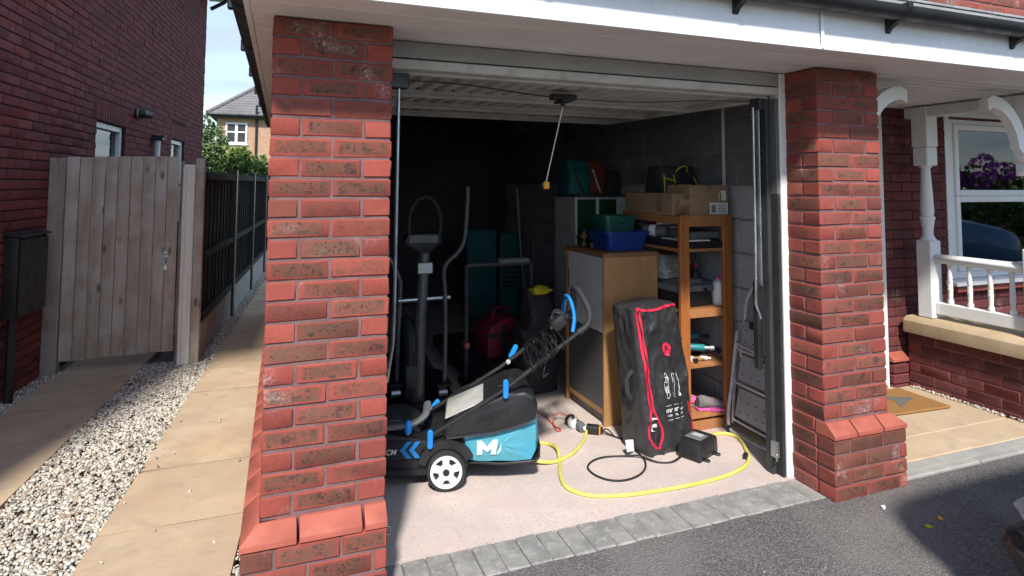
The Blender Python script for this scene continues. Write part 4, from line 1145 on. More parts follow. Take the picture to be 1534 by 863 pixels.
# ------------------------------------------------------------------ car nose at the edge of the drive
MT['car_blue'] = NT('blue_car_paint').set((.10, .26, .55), .28, .2, .5, **{'Coat Weight': .8, 'Coat Roughness': .06})
def car_ring(y, hw, zb, zw, zt, r):
    """half-rounded section: sill, waist, top"""
    pts = []
    zw, zt = zw * 1.24, zt * 1.24
    prof = [(hw * .90, zb), (hw * .98, zb + .10), (hw, zw - .12), (hw * .985, zw), (hw * .93, zt - .05), (hw * .80, zt - .012), (hw * .45, zt), (0, zt + .004)]
    pts = [(x, y, z) for x, z in prof] + [(-x, y, z) for x, z in reversed(prof[:-1])]
    return pts
def make_car(label, loc, rz, paint):
    car = thing('parked_car', label, 'car', loc, rz)
    st = [(0, .50, .32, .48, .56), (-.015, .58, .24, .52, .64), (-.06, .68, .20, .58, .71), (-.16, .78, .18, .63, .77), (-.34, .845, .18, .68, .82), (-.7, .87, .18, .74, .89), (-1.15, .88, .18, .78, .95), (-2.2, .88, .18, .82, .97), (-3.4, .88, .18, .84, .98), (-3.95, .84, .22, .82, .95), (-4.15, .74, .3, .78, .9)]
    MB().loft([car_ring(y, h, a, b, c, .05) for y, h, a, b, c in st]).build('body', paint, car, 0, 50)
    cb = [(-.98, .78, 1.12, 1.18), (-1.55, .70, 1.12, 1.58), (-1.9, .68, 1.12, 1.65), (-2.8, .67, 1.12, 1.66), (-3.6, .70, 1.12, 1.45), (-3.95, .74, 1.12, 1.18)]
    MB().loft([[(h, y, a), (h * .86, y, (a + t) / 2 + .1 * (t - a)), (h * .72, y, t), (-h * .72, y, t), (-h * .86, y, (a + t) / 2 + .1 * (t - a)), (-h, y, a)] for y, h, a, t in cb]).build('cabin', MT['steel_dark'], car, 0, 30)
    for s in (-1, 1):
        for y in (-.86, -3.35):
            wh = MB().lathe([(.22, -.1), (.29, -.095), (.305, -.06), (.305, .06), (.29, .095), (.22, .1)], 24, (s * .80, y, .305), Matrix.Rotation(R(90), 4, 'Y')).build('wheel', MT['rubber'], car)
            MB().lathe([(.0, -.09), (.2, -.085), (.22, -.06), (.22, .06), (.2, .085), (0, .09)], 20, (s * .805, y, .305), Matrix.Rotation(R(90), 4, 'Y')).build('rim', MT['galv'], wh)
        ringp = [[(s * (.50 + .30 * u), -.012 - .22 * u * u * u - .04 * u + .018, .52 + .07 * u + k * (.075 + .03 * u)) for k in (0, .5, 1)] for u in (0, .25, .5, .75, 1)]
        m = MB()
        rings = [[p for p in r_] + [(p[0], p[1] - .05, p[2]) for p in reversed(r_)] for r_ in ringp]
        m.loft(rings).build('headlight', MT['pale_plastic'], car, .004)
    tr_ = [(-.83, -.33, .40), (-.77, -.14, .395), (-.67, -.04, .39), (-.57, .004, .385), (0, .022, .38), (.57, .004, .385), (.67, -.04, .39), (.77, -.14, .395), (.83, -.33, .40)]
    MB().tube(bez(tr_, 5), .016, 8, flat=.8).build('bumper_trim', MT['pale_plastic'], car)
    MB().tube(bez([(p[0] * 1.01, p[1] + .004, .255) for p in tr_], 5), .05, 8, flat=.9).build('bumper_lip', MT['black_pvc'], car)
    MB().box(-.26, .26, .012, .03, .30, .41).build('number_plate', MT['white_plastic'], car, .004)
make_car('maroon car parked on the tarmac, only its front corner showing', (2.80, -.87, 0), 0, MT['car'])
make_car('blue car parked beyond the porch, mirrored in the window panes', (9.3, -1.3, 0), R(-62), MT['car_blue'])
hy = thing('hydrangea_bush', 'purple flowering bush beyond the porch, mirrored in the window', 'bush', (11.4, -2.7, .0))
leaf_cloud('foliage', MT['leaf2'], hy, [((0, 0, .9), (1.3, .5, .8)), ((.7, 0, 1.4), (.7, .45, .5)), ((-.6, 0, 1.4), (.7, .45, .55))], 2600, .15, 61, .4, .6)
for i in range(14):
    a = random.uniform(0, 2 * PI)
    leaf_cloud('bloom', MT['flower'], hy, [((1.2 * math.cos(a), .5 * math.sin(a), 1.6 + random.uniform(-.1, .45)), (.20, .18, .15))], 120, .08, 70 + i, .7, .8)
# ------------------------------------------------------------------ lawn mower
mw = thing('lawn_mower', 'black and turquoise lawn mower with blue clips standing in the garage opening', 'lawn mower', (.413, .682, .004), -R(15))
MT['bag_blue'] = worn('turquoise_bag_cloth', (.055, .30, .44), (.085, .33, .40), .65, 5, .35, 22, .014, fine=(14, .35, (.10, .24, .24)))
MT['dark_hub'] = worn('black_hub', (.012, .012, .014), (.02, .02, .022), .5, 8, 0)
deck = [(-.60, .055), (-.62, .15), (-.58, .225), (-.47, .27), (-.30, .272), (-.16, .25), (-.10, .235), (.02, .245), (.10, .21), (.125, .14), (.10, .075), (-.12, .06)]
MB().prism(deck, .055, .43, 'y').build('deck', MT['black_plastic'], mw, .018, segs=2)
MB().prism([(-.58, .062), (-.60, .10), (-.13, .10), (-.11, .07)], .046, .056, 'y').build('deck_skirt', MT['black_pvc'], mw, .004)
MB().prism([(-.50, .268), (-.46, .315), (-.24, .325), (-.15, .285), (-.13, .25)], .12, .36, 'y').build('motor_hood', MT['steel_dark'], mw, .02, segs=2)
MB().prism([(-.55, .145), (-.56, .235), (-.17, .24), (-.115, .205), (-.14, .145)], .044, .056, 'y').build('side_panel', MT['black_pvc'], mw, .006)
mk = MB()
for a in (-.215, -.170):
    mk.prism([(a - .02, .198), (a + .012, .238), (a + .038, .238), (a + .006, .198), (a + .038, .158), (a + .012, .158)], .0405, .045, 'y')
mk.build('chevron_mark', MT['blue_plastic'], mw, smooth=0)
tv, tf = text_geo('CM', .036)
MB().add([(-.308 + p[0] + .25 * p[1], .0415, .178 + p[1]) for p in tv], tf).build('size_lettering', MT['white_plastic'], mw, smooth=0)
MB().tube(bez([(-.55, .10, .27), (-.35, .095, .288), (-.19, .095, .305), (-.125, .13, .325), (-.11, .20, .33), (-.11, .32, .33)], 5), .022, 10, flat=.7).build('carry_handle', MT['grey_plastic'], mw)
kb = MB().lathe([(.0, 0), (.018, .004), (.022, .03), (.02, .055), (.012, .066), (0, .068)], 12, (-.198, .085, .262)).build('height_knob', MT['blue_plastic'], mw)
MB().tube([(-.198, .085, .22), (-.198, .085, .27)], .005, 8).build('knob_stem', MT['chrome'], kb)
def mower_wheel(a, l, r, s):
    ry = Matrix.Rotation(R(90), 4, 'X')
    wh = MB().lathe([(r * .76, .0), (r * .93, .003), (r, .012), (r, .034), (r * .94, .044), (r * .83, .046), (r * .81, .026)], 32, (a, l + .046, r), ry).build('wheel', MT['rubber'], mw)
    rim = MB()
    n = 40
    out = [(a + r * .80 * math.cos(2 * PI * i / n), r + r * .80 * math.sin(2 * PI * i / n)) for i in range(n)]
    inn = [(a + r * .66 * math.cos(2 * PI * i / n), r + r * .66 * math.sin(2 * PI * i / n)) for i in range(n)]
    for i in range(n):
        j = (i + 1) % n
        rim.prism([out[i], out[j], inn[j], inn[i]], l - .001, l + .0195, 'y')
    rim.build('rim', MT['white_plastic'], wh, 0, 30)
    sp = MB()
    for i in range(5):
        t = 2 * PI * i / 5 + .35
        c, s_ = math.cos(t), math.sin(t)
        def q(ra, w): return (a + ra * c - w * s_, r + ra * s_ + w * c)
        sp.prism([q(.012, -.014), q(r * .70, -.020), q(r * .70, .020), q(.012, .014)], l + .001, l + .015, 'y')
    sp.lathe([(0, 0), (.036, .001), (.04, .006), (.04, .018), (0, .018)], 20, (a, l + .016, r), ry)
    sp.build('spokes', MT['white_plastic'], wh, .002)
    MB().lathe([(0, 0), (.017, 0), (.017, .004), (0, .005)], 16, (a, l + .0, r), ry).build('hub_cap', MT['dark_hub'], wh)
    MB().lathe([(0, 0), (r * .7, 0), (r * .7, .004), (0, .004)], 20, (a, l + .0245, r), ry).build('wheel_back', MT['dark_hub'], wh)
mower_wheel(0, 0, .1, 1); mower_wheel(0, .45, .1, -1); mower_wheel(-.50, .0, .075, 1); mower_wheel(-.50, .45, .075, 1)
ar = MB()
for i in range(10):
    t0, t1 = R(25 + 14 * i), R(25 + 14 * (i + 1))
    ar.prism([(math.cos(t) * rr, .1 + math.sin(t) * rr) for t, rr in ((t0, .108), (t1, .108), (t1, .15), (t0, .15))], .02, .07, 'y')
ar.build('wheel_arch', MT['black_plastic'], mw, 0, 30)
MB().box(-.085, .0, .045, .056, .165, .178).build('arch_trim', MT['pale_plastic'], mw, .002)
# grass box: cloth bag under a hard lid
def cloth_box(pr, l0, l1, nl, seed, amp):
    """pr: side outline (a, z); rings across the mower, softly bulged"""
    P = [Vector((p[0], 0, p[1])) for p in pr]
    out = []
    for i in range(len(P)):
        for k in range(5): out.append(P[i].lerp(P[(i + 1) % len(P)], k / 5))
    c = sum(out, Vector()) / len(out)
    rg = []
    for j in range(nl + 1):
        t = j / nl; e = 1 - (abs(2 * t - 1) ** 8) * .10
        rg.append([(c + (p - c) * e) + Vector((0, l0 + (l1 - l0) * t, 0)) + Vector((noise.noise((p.x * 14, t * 6, p.z * 14 + seed)), .0, noise.noise((p.x * 12 + 9, t * 6, p.z * 12 + seed)))) * amp for p in out])
    return rg
side = [(.07, .27), (.082, .19), (.105, .128), (.28, .112), (.45, .118), (.478, .17), (.474, .36), (.25, .30)]
sb_ = cloth_box(side, .05, .42, 10, 2, .007)
bagm = MB().loft(sb_, cap=False)
for ring, off_ in ((sb_[0], -1), (sb_[-1], 1)):       # the two cloth sides, slightly billowed
    c = sum((Vector(p) for p in ring), Vector()) / len(ring)
    r_ = [[Vector(p).lerp(c, t) + Vector((0, off_ * .012 * math.sin(t * PI / 2) + off_ * .006 * noise.noise(Vector(p) * 16) * t, 0)) for p in ring] for t in (0, .25, .5, .75, .97)]
    bagm.loft(r_, cap=False); bagm.f.append(tuple(range(len(bagm.v) - len(ring), len(bagm.v))))
gbag = bagm.build('grass_bag', MT['bag_blue'], mw, 0, 50)
M_ = [(.155, .165), (.155, .235), (.180, .235), (.207, .203), (.236, .238), (.262, .238), (.250, .165), (.226, .165), (.230, .196), (.206, .178), (.183, .196), (.180, .165)]
MB().prism(M_, .0335, .0365, 'y').prism([(.256, .165), (.282, .218), (.275, .18), (.262, .165)], .0335, .0365, 'y').build('bag_emblem', MT['white_plastic'], gbag, smooth=0)
MB().prism([(.10, .116), (.28, .099), (.46, .106), (.484, .13), (.486, .20), (.477, .20), (.474, .14), (.455, .118), (.28, .111), (.11, .127)], .055, .415, 'y').build('bag_base', MT['black_plastic'], mw, .003)
lid = [(-.015, .25), (.08, .262), (.24, .270), (.38, .300), (.458, .338), (.470, .40), (.452, .455), (.40, .478), (.32, .470), (.20, .425), (.06, .37), (-.015, .31)]
ld = MB().prism(lid, .022, .45, 'y').build('box_lid', MT['black_plastic'], mw, .022, segs=3)
for i in range(12):
    a = .14 + i * .0155
    MB().prism([(a, .325 + i * .0045), (a + .006, .327 + i * .0045), (a + .016, .357 + i * .005), (a + .010, .355 + i * .005)], .0175, .024, 'y').build('vent_slot', MT['dark_hub'], ld, smooth=0)
MB().prism([(.0, .262), (.24, .283), (.40, .322), (.456, .346), (.456, .338), (.40, .312), (.24, .274), (.0, .254)], .016, .024, 'y').build('lid_seam', MT['steel_dark'], ld, smooth=0)
MB().add([(-.01, .06, .345), (.185, .06, .425), (.20, .33, .43), (.0, .33, .35), (-.01, .06, .335), (.185, .06, .415), (.20, .33, .42), (.0, .33, .34)], [(0, 1, 2, 3), (7, 6, 5, 4), (0, 4, 5, 1), (1, 5, 6, 2), (2, 6, 7, 3), (3, 7, 4, 0)]).build('rear_flap', MT['pale_plastic'], mw, .004)
MB().box(.03, .06, .10, .16, .361, .364, Matrix.Rotation(0, 4, 'Y')).build('warning_label', MT['yellow'], mw, smooth=0)
MB().tube([(.27, .10, .43), (.27, .10, .485), (.31, .10, .49), (.31, .10, .45)], .009, 8).tube([(.30, .16, .44), (.30, .16, .475), (.34, .16, .475), (.34, .16, .45)], .008, 8).build('lid_catch', MT['black_pvc'], mw)
# folding handle
NBAR = [(-.082, .27), (.298, .492), (.70, .785)]
hd = MB().tube([(a, .03, z) for a, z in NBAR], .0115, 10).build('handle_bar', MT['black_plastic'], mw)
hd2 = MB().tube([(a, .40, z) for a, z in NBAR], .0115, 10).build('handle_bar', MT['black_plastic'], mw)
gp = bez([(.68, .03, .77), (.735, .035, .815), (.745, .07, .88), (.715, .14, .955), (.695, .20, .975), (.70, .27, .95), (.725, .36, .87), (.725, .395, .81), (.68, .40, .77)], 6)
MB().tube(gp, .0165, 12).build('grip', MT['rubber'], mw)
MB().tube(bez([(.655, .05, .77), (.67, .08, .84), (.665, .15, .91), (.655, .22, .925), (.66, .30, .89), (.66, .38, .78)], 6), .010, 8, flat=1.6).build('bail_lever', MT['blue_plastic'], mw)
MB().box(-.04, .04, -.06, .06, -.03, .03, Matrix.Translation((.60, .21, .79)) @ Matrix.Rotation(-R(36), 4, 'Y')).build('switch_box', MT['black_plastic'], mw, .012, segs=2)
MB().bar((.57, .03, .69), (.57, .40, .69), .02, .02).build('handle_brace', MT['steel_dark'], mw, .004)
def clip(c, ang, ln=.085, w=.028, l=0.0):
    m = Matrix.Translation((c[0], l, c[1])) @ Matrix.Rotation(ang, 4, 'Y')
    pl = [(w / 2 * math.cos(t), ln / 2 - w / 2 + w / 2 * math.sin(t)) for t in [PI * i / 8 for i in range(9)]] + [(-w / 2 * math.cos(t), -ln / 2 + w / 2 - w / 2 * math.sin(t)) for t in [PI * i / 8 for i in range(9)]]
    return MB().prism(pl, -.011, .011, 'y', m).build('quick_clip', MT['blue_plastic'], mw, .004)
clip((-.082, .262), 0, .092, l=.006); clip((.298, .50), 0, .095, l=.006); clip((.378, .575), R(28), .085, l=.425); clip((-.07, .285), R(40), .07, l=.425)
for c in ((-.082, .016, .29), (.298, .016, .475), (.345, .385, .53)): MB().lathe([(0, 0), (.013, 0), (.013, .012), (0, .014)], 12, c, Matrix.Rotation(R(90), 4, 'X')).build('clip_bolt', MT['chrome'], mw)

# cable wound round the handlebars
cw = thing('wound_cable', 'black power cable wound round the mower handlebars', 'cable', (.413, .682, .004), -R(15))
pts = []
rs = random.Random(3)
for i in range(22 * 14):
    t = 2 * PI * i / 14; f = i / (22 * 14)
    a = .45 + .12 * f + .035 * math.sin(t * .37) + .018 * math.sin(t * .5 + 1) * math.cos(t) + rs.uniform(-.003, .003)
    lat_ = .215 + math.cos(t) * (.215 + .012 * math.sin(i * .9))
    z = .600 + (a - .44) * .73 + math.sin(t) * (.030 + .016 * math.sin(i * .21) + .010 * math.sin(i * .057)) + (.0 if i % 3 else .004)
    pts.append((a, lat_, z))
MB().tube(pts, .0036, 6).build('cable_coil', MT['black_pvc'], cw)
lp_ = []
for i in range(4 * 18):
    t = 2 * PI * i / 18
    lp_.append((.60 + .035 * math.cos(t) + .004 * math.sin(i), .20 + .02 * math.sin(i * .15), .80 + .045 * math.sin(t) + .01 * math.sin(i * .3)))
MB().tube(lp_, .0042, 6).build('cable_loop', MT['black_pvc'], cw)
MB().tube(bez([(.52, .05, .66), (.50, .03, .58), (.50, .06, .54), (.53, .08, .55)], 6), .0042, 6).build('cable_end', MT['black_pvc'], cw)

# ------------------------------------------------------------------ cabinet and what stands on it
cb_ = thing('storage_cabinet', 'oak effect cabinet with one light and one dark grey door', 'cabinet', (1.57, 1.145, .004))
cw_, cd_, ch_ = .41, .565, 1.10
MB().box(0, cw_, 0, .018, 0, ch_ - .028).build('side_panel', MT['oak'], cb_, .0015)
MB().box(0, cw_, cd_ - .018, cd_, 0, ch_ - .028).build('side_panel', MT['oak'], cb_, .0015)
MB().box(-.004, cw_ + .003, -.003, cd_ + .003, ch_ - .028, ch_).build('top_panel', MT['oak_top'], cb_, .002)
MB().box(cw_ - .006, cw_, .018, cd_ - .018, .05, ch_ - .03).build('back_panel', MT['door_dark'], cb_, smooth=0)
MB().box(.01, cw_ - .006, .018, cd_ - .018, .065, .083).build('bottom_panel', MT['oak'], cb_, .001)
MB().box(.03, .045, .0185, cd_ - .0185, 0, .0645).build('kick_board', MT['door_dark'], cb_, smooth=0)
MB().box(.0015, .017, .0185, cd_ - .0185, .066, .10).build('lower_rail', MT['oak'], cb_, .001)
MB().box(.002, .02, .0195, cd_ - .045, .103, .575).build('cabinet_door', MT['door_dark'], cb_, .001, label='dark grey lower door')
MB().box(.002, .02, .0195, cd_ - .045, .585, 1.068).build('cabinet_door', MT['door_light'], cb_, .001, label='light grey upper door')
MB().box(.0, .018, cd_ - .044, cd_ - .0185, .103, 1.068).build('door_edge', MT['oak'], cb_, .001)
MB().box(-.001, .004, cd_ - .052, cd_ - .041, .80, .93).build('finger_pull', MT['dark_hub'], cb_, .002)

def tub(name, label, loc, wx, wy, h, taper, m, rz=0, lid=False):
    t = thing(name, label, 'tub', loc, rz)
    def ring(f, z, inn=0.0):
        a, b = wx / 2 * f - inn, wy / 2 * f - inn; r = .035
        return [(sx_ * (a - r) + r * math.cos(q), sy_ * (b - r) + r * math.sin(q), z) for sx_, sy_, q0 in ((1, 1, 0), (-1, 1, 1), (-1, -1, 2), (1, -1, 3)) for q in [PI / 2 * q0 + PI / 2 * i / 4 for i in range(5)]]
    rg = [ring(taper, 0), ring(1, h - .012), ring(1.06, h - .012), ring(1.06, h), ring(1.0, h), ring(.985, h - .004, .003), ring(taper * .98, .004, .003)]
    MB().loft(rg).build('tub_body', m, t, 0, 40)
    if lid:
        MB().loft([ring(1.07, h + .001), ring(1.08, h + .012), ring(1.05, h + .022), ring(.9, h + .022), ring(.88, h + .016)]).build('tub_lid', m, t, 0, 40)
        for s in (-1, 1): MB().box(-.03, .03, s * wy / 2 * 1.09 - .006, s * wy / 2 * 1.09 + .006, h - .03, h + .018).build('lid_clip', m, t, .003)
    return t
tub('storage_tub', 'navy blue plastic tub on top of the oak cabinet', (1.80, 1.36, 1.107), .335, .29, .128, .84, MT['navy_plastic'], .04)
tub('storage_tub', 'dark green lidded tub standing inside the navy blue tub', (1.78, 1.385, 1.112), .25, .20, .205, .9, MT['green_plastic'], .10, True)
MT['clear'] = glassm('clear_plastic_pot', (.72, .70, .68), 1.5)
MT['brown_food'] = worn('brown_contents', (.16, .10, .06), (.26, .18, .11), .8, 30, .3, 80, .004)
for i, (x, y, z) in enumerate(((1.645, 1.56, 1.106), (1.64, 1.555, 1.166), (1.665, 1.47, 1.106))):
    t = thing('plastic_pot', ['lower clear pot behind the navy tub on the cabinet', 'upper clear pot stacked behind the navy tub on the cabinet', 'single clear pot beside the navy tub on the cabinet'][i], 'pot', (x, y, z), .2 * i)
    MB().lathe([(.036, 0), (.04, .002), (.045, .052), (.047, .053), (.047, .058), (0, .058)], 16).build('pot_wall', MT['clear'], t)
    MB().lathe([(.034, .003), (.038, .005), (.041, .035), (0, .037)], 14).build('contents', MT['brown_food'], t)

# ------------------------------------------------------------------ paddleboard bag
BGO = Vector((1.585, .655, .006)); BGA = R(12)
sbag = thing('paddleboard_bag', 'tall black paddleboard bag with red zips leaning on the cabinet', 'bag', BGO, BGA)
BW, BD, BH = .375, .235, .835
def bag_mat():
    k = NT('black_ripstop'); v = k.coord()
    n = k.noise(v, 7, 5, .6, .6)
    c = k.mix(k.rng(n, .35, .7), (.022, .022, .024), (.036, .036, .039))
    h = k.math('ADD', k.noise(v, 5.5, 3, .45, .8), k.math('MULTIPLY', k.noise(v, 380, 2), .03))
    k.bump(h, .55, .03)
    return k.set(c, .40, 0, .55)
MT['bag_black'] = bag_mat()
def lean(z): return .085 * (z / BH) ** 1.3
def wid(z):
    t = z / BH
    return BW * (1.0 - .03 * t) + .02 * math.sin(t * PI)
def x_off(z): return -.04 * (z / BH)
def bulge(x, z, s):
    r1 = max(0, 1 - abs(noise.noise((x * 7 + z * 9 + s, z * 2.2 - x * 5, s))) * 3.2) ** 1.5; r2 = max(0, 1 - abs(noise.noise((x * 10 - z * 6 + s + 8, z * 5 + x * 6, s + 2))) * 3.5) ** 1.5
    return noise.noise((x * 6 + s, z * 4.2, s * 1.7)) * .013 - .012 * r1 - .008 * r2 + .004 - .010 * math.sin(max(0, min(1, x / BW)) * PI)
def front_y(x, z): return lean(z) + bulge(x, z, 0.0)
def bag_ring(z, sh=1.0):
    w, d = wid(z), BD * (1 - .16 * (z / BH)); r = .032
    pts = []
    def side(p0, p1, n, fn):
        for i in range(n):
            t = i / n; p = (p0[0] + (p1[0] - p0[0]) * t, p0[1] + (p1[1] - p0[1]) * t)
            q = fn(p, t); pts.append(q)
    cx, cy = w / 2, d / 2
    side((r, 0), (w - r, 0), 30, lambda p, t: (p[0], bulge(p[0], z, 0.0)))
    for i in range(4): a = -PI / 2 + PI / 2 * i / 4; pts.append((w - r + r * math.cos(a), r + r * math.sin(a) + bulge(w, z, 0) * (1 - i / 4)))
    side((w, r), (w, d - r), 14, lambda p, t: (p[0] + bulge(p[1], z, 5.0) * math.sin(PI * t), p[1]))
    for i in range(4): a = PI / 2 * i / 4; pts.append((w - r + r * math.cos(a), d - r + r * math.sin(a)))
    side((w - r, d), (r, d), 12, lambda p, t: (p[0], p[1]))
    for i in range(4): a = PI / 2 + PI / 2 * i / 4; pts.append((r + r * math.cos(a), d - r + r * math.sin(a)))
    side((0, d - r), (0, r), 14, lambda p, t: (p[0] + bulge(p[1] * 1.3 + 2, z, 3.0) * math.sin(PI * t), p[1]))
    for i in range(4): a = PI + PI / 2 * i / 4; pts.append((r + r * math.cos(a), r + r * math.sin(a) + bulge(0, z, 0) * (i / 4)))
    return [(cx + (p[0] - cx) * sh + x_off(z), cy + (p[1] - cy) * sh + lean(z), z) for p in pts]
rg = [[(p[0], p[1], 0) for p in bag_ring(.0, .93)]] + [bag_ring(.015, .985)] + [bag_ring(.03 + (BH - .05) * i / 70) for i in range(71)]
for i, (dz_, sh) in enumerate(((.008, .97), (.016, .90), (.021, .75), (.026, .5), (.027, .2))):
    rg.append([(p[0], p[1], BH - .02 + dz_ + .012 * noise.noise((p[0] * 9, p[1] * 9, i * .1)) + .03 * (p[1] - lean(BH)) - .02 * abs(p[0] / BW - .5)) for p in bag_ring(BH - .02, sh)])
MB().loft(rg).build('bag_shell', MT['bag_black'], sbag, 0, 60)
def fp(x, z, o=.003): return (x + x_off(z), front_y(x, z) - o, z)
def strip(name, path, w, m, o=.004):
    """flat tape lying on the front of the bag, path in (x, z)"""
    a = []; b = []
    P = bez([(p[0], 0, p[1]) for p in path], 8)
    for i, p in enumerate(P):
        t = (P[min(i + 1, len(P) - 1)] - P[max(i - 1, 0)]).normalized(); s = Vector((t.z, 0, -t.x))
        a.append(fp(p.x + s.x * w / 2, p.z + s.z * w / 2, o)); b.append(fp(p.x - s.x * w / 2, p.z - s.z * w / 2, o))
    m_ = MB(); n = len(a)
    back = [(q[0], q[1] + .004, q[2]) for q in a], [(q[0], q[1] + .004, q[2]) for q in b]
    vs = a + b + back[0] + back[1]
    fs = []
    for i in range(n - 1):
        fs += [(i, i + 1, n + i + 1, n + i), (2 * n + i, 3 * n + i, 3 * n + i + 1, 2 * n + i + 1), (i, 2 * n + i, 2 * n + i + 1, i + 1), (n + i, n + i + 1, 3 * n + i + 1, 3 * n + i)]
    return m_.add(vs, fs).build(name, m, sbag, 0, 50)
strip('zip_tape', [(.012, .81), (.022, .70), (.026, .5), (.040, .3), (.036, .22), (.012, .15), (.020, .09), (.062, .04)], .014, MT['red'])
strip('zip_tape', [(.034, .805), (.044, .70), (.046, .5), (.058, .3), (.072, .22), (.108, .14), (.110, .09), (.072, .04)], .014, MT['red'])
strip('zip_teeth', [(.023, .81), (.033, .70), (.036, .5), (.048, .3), (.054, .235)], .007, MT['dark_hub'], .005)
strip('zip_opening', [(.052, .225), (.058, .18), (.065, .12), (.066, .06)], .062, MT['dark_hub'], .0015)
strip('inner_liner', [(.058, .215), (.052, .17), (.046, .14)], .03, MT['white_plastic'], .0035)
strip('zip_tape', [(.05, .812), (.14, .806), (.24, .818), (.325, .822)], .013, MT['red'], .006)
strip('zip_tape', [(.012, .815), (.03, .822), (.05, .815)], .016, MT['red'], .006)
strip('side_piping', [(.352, .26), (.36, .15), (.362, .05)], .009, MT['red'], .002)
def decal(name, geo, cx, cz, m, o=.0075):
    vs, fs = geo
    return MB().add([fp(cx + p[0], cz + p[1], o) for p in vs], fs).build(name, m, sbag, smooth=0)
def disc(r, n=28, ry=None): return [(0, 0)] + [(r * math.cos(2 * PI * i / n), (ry or r) * math.sin(2 * PI * i / n)) for i in range(n)], [(0, i + 1, (i + 1) % n + 1) for i in range(n)]
def ringgeo(fo, fi, n=36):
    vs = [fo(2 * PI * i / n) for i in range(n)] + [fi(2 * PI * i / n) for i in range(n)]
    return vs, [(i, (i + 1) % n, n + (i + 1) % n, n + i) for i in range(n)]
decal('logo_disc', disc(.034, ry=.038), .212, .575, MT['red'])
tv, tf = text_geo('P', .052)
decal('logo_letter', ([(p[0] - .018 + p[1] * .12, p[1] - .018) for p in tv], tf), .212, .575, MT['dark_hub'], .0105)
def board(w, h):
    def f(k): return lambda t: (w * k * math.copysign(abs(math.cos(t)) ** .8, math.cos(t)), h * (1 - (1 - k) * w / h) * math.sin(t))
    return ringgeo(f(1), f(.80))
decal('board_outline', board(.017, .072), .172, .375, MT['paper'])
for zz in (.418, .40, .362, .345): decal('board_pattern', ringgeo(lambda t: (.0105 * math.cos(t), .009 * math.sin(t)), lambda t: (.006 * math.cos(t), .005 * math.sin(t)), 14), .172, zz, MT['paper'])
decal('board_outline', board(.011, .068), .224, .372, MT['paper'])
decal('board_outline', ringgeo(lambda t: (.004 * math.cos(t), .066 * math.sin(t)), lambda t: (.0015 * math.cos(t), .062 * math.sin(t)), 20), .268, .37, MT['paper'])
decal('board_fin', ringgeo(lambda t: (.008 * math.cos(t), .009 * math.sin(t)), lambda t: (.004 * math.cos(t), .005 * math.sin(t)), 14), .272, .312, MT['paper'])
for body, x, sz in (('10\'6"', .148, .026), ('30"', .213, .026), ('6"', .262, .026)):
    decal('size_lettering', text_geo(body, sz), x, .225, MT['paper'])
for body, x in (('= 320', .158), ('76L', .217), ('15', .264)):
    decal('size_lettering', text_geo(body, .015), x, .202, MT['paper'])
for x0, x1 in ((.152, .196), (.215, .248), (.262, .285)):
    for zz in (.262, .184): decal('size_rule', ([(x0, zz), (x1, zz), (x1, zz + .002), (x0, zz + .002)], [(0, 1, 2, 3)]), 0, 0, MT['paper'])
MB().add([(-.02, .10, .012), (-.095, .075, .03), (-.10, .085, .095), (-.022, .105, .075), (-.02, .108, .012), (-.095, .083, .03), (-.10, .093, .095), (-.022, .113, .075)], [(0, 1, 2, 3), (7, 6, 5, 4), (0, 4, 5, 1), (1, 5, 6, 2), (2, 6, 7, 3), (3, 7, 4, 0)]).build('care_label', MT['paper'], sbag, .002)
MB().tube(bez([(-.03, .10, .47), (-.055, .12, .42), (-.05, .12, .34), (-.02, .11, .30)], 6), .007, 8, flat=2).build('carry_strap', MT['black_cloth'], sbag)

# ------------------------------------------------------------------ shelf unit
sh = thing('shelf_unit', 'orange pine shelf unit against the grey block wall', 'shelves', (1.98, .89, .004))
SW, SD, SHH = .405, .71, 1.355
for y in (0, SD - .03):
    for x in (0, SW - .07):
        o = [(x, 0), (x + .07, 0), (x + .07, SHH - .02), (x + .065, SHH - .005), (x + .05, SHH), (x + .02, SHH), (x + .005, SHH - .005), (x, SHH - .02)]
        MB().prism(o, y, y + .03, 'y').build('upright', MT['pine'], sh, .004)
    MB().box(.0705, SW - .0705, y + .001, y + .029, SHH - .075, SHH - .002).build('end_rail', MT['pine_x'], sh, .004)
    MB().box(.0705, SW - .0705, y + .002, y + .028, .70, .752).build('end_rail', MT['pine_x'], sh, .003)
    MB().box(.0705, SW - .0705, y + .002, y + .028, .0, .055).build('end_rail', MT['pine_x'], sh, .003)
SZ = (.072, .385, .735, 1.118, 1.325)
for z in SZ:
    MB().box(.006 if z < 1.3 else .0, SW - .006, .031, SD - .031, z, z + .02).build('shelf', MT['pine_x'], sh, .002)
    if z not in (.735, 1.325): MB().box(.0715, SW - .0715, .008, .03, z, z + .02).build('shelf_nosing', MT['pine_x'], sh, .002)
for x in (0.0, SW - .024): MB().box(x + .001, x + .023, .031, SD - .031, 1.30, 1.3245).build('long_rail', MT['pine_x'], sh, .002)
def sz(i): return .004 + SZ[i] + .021

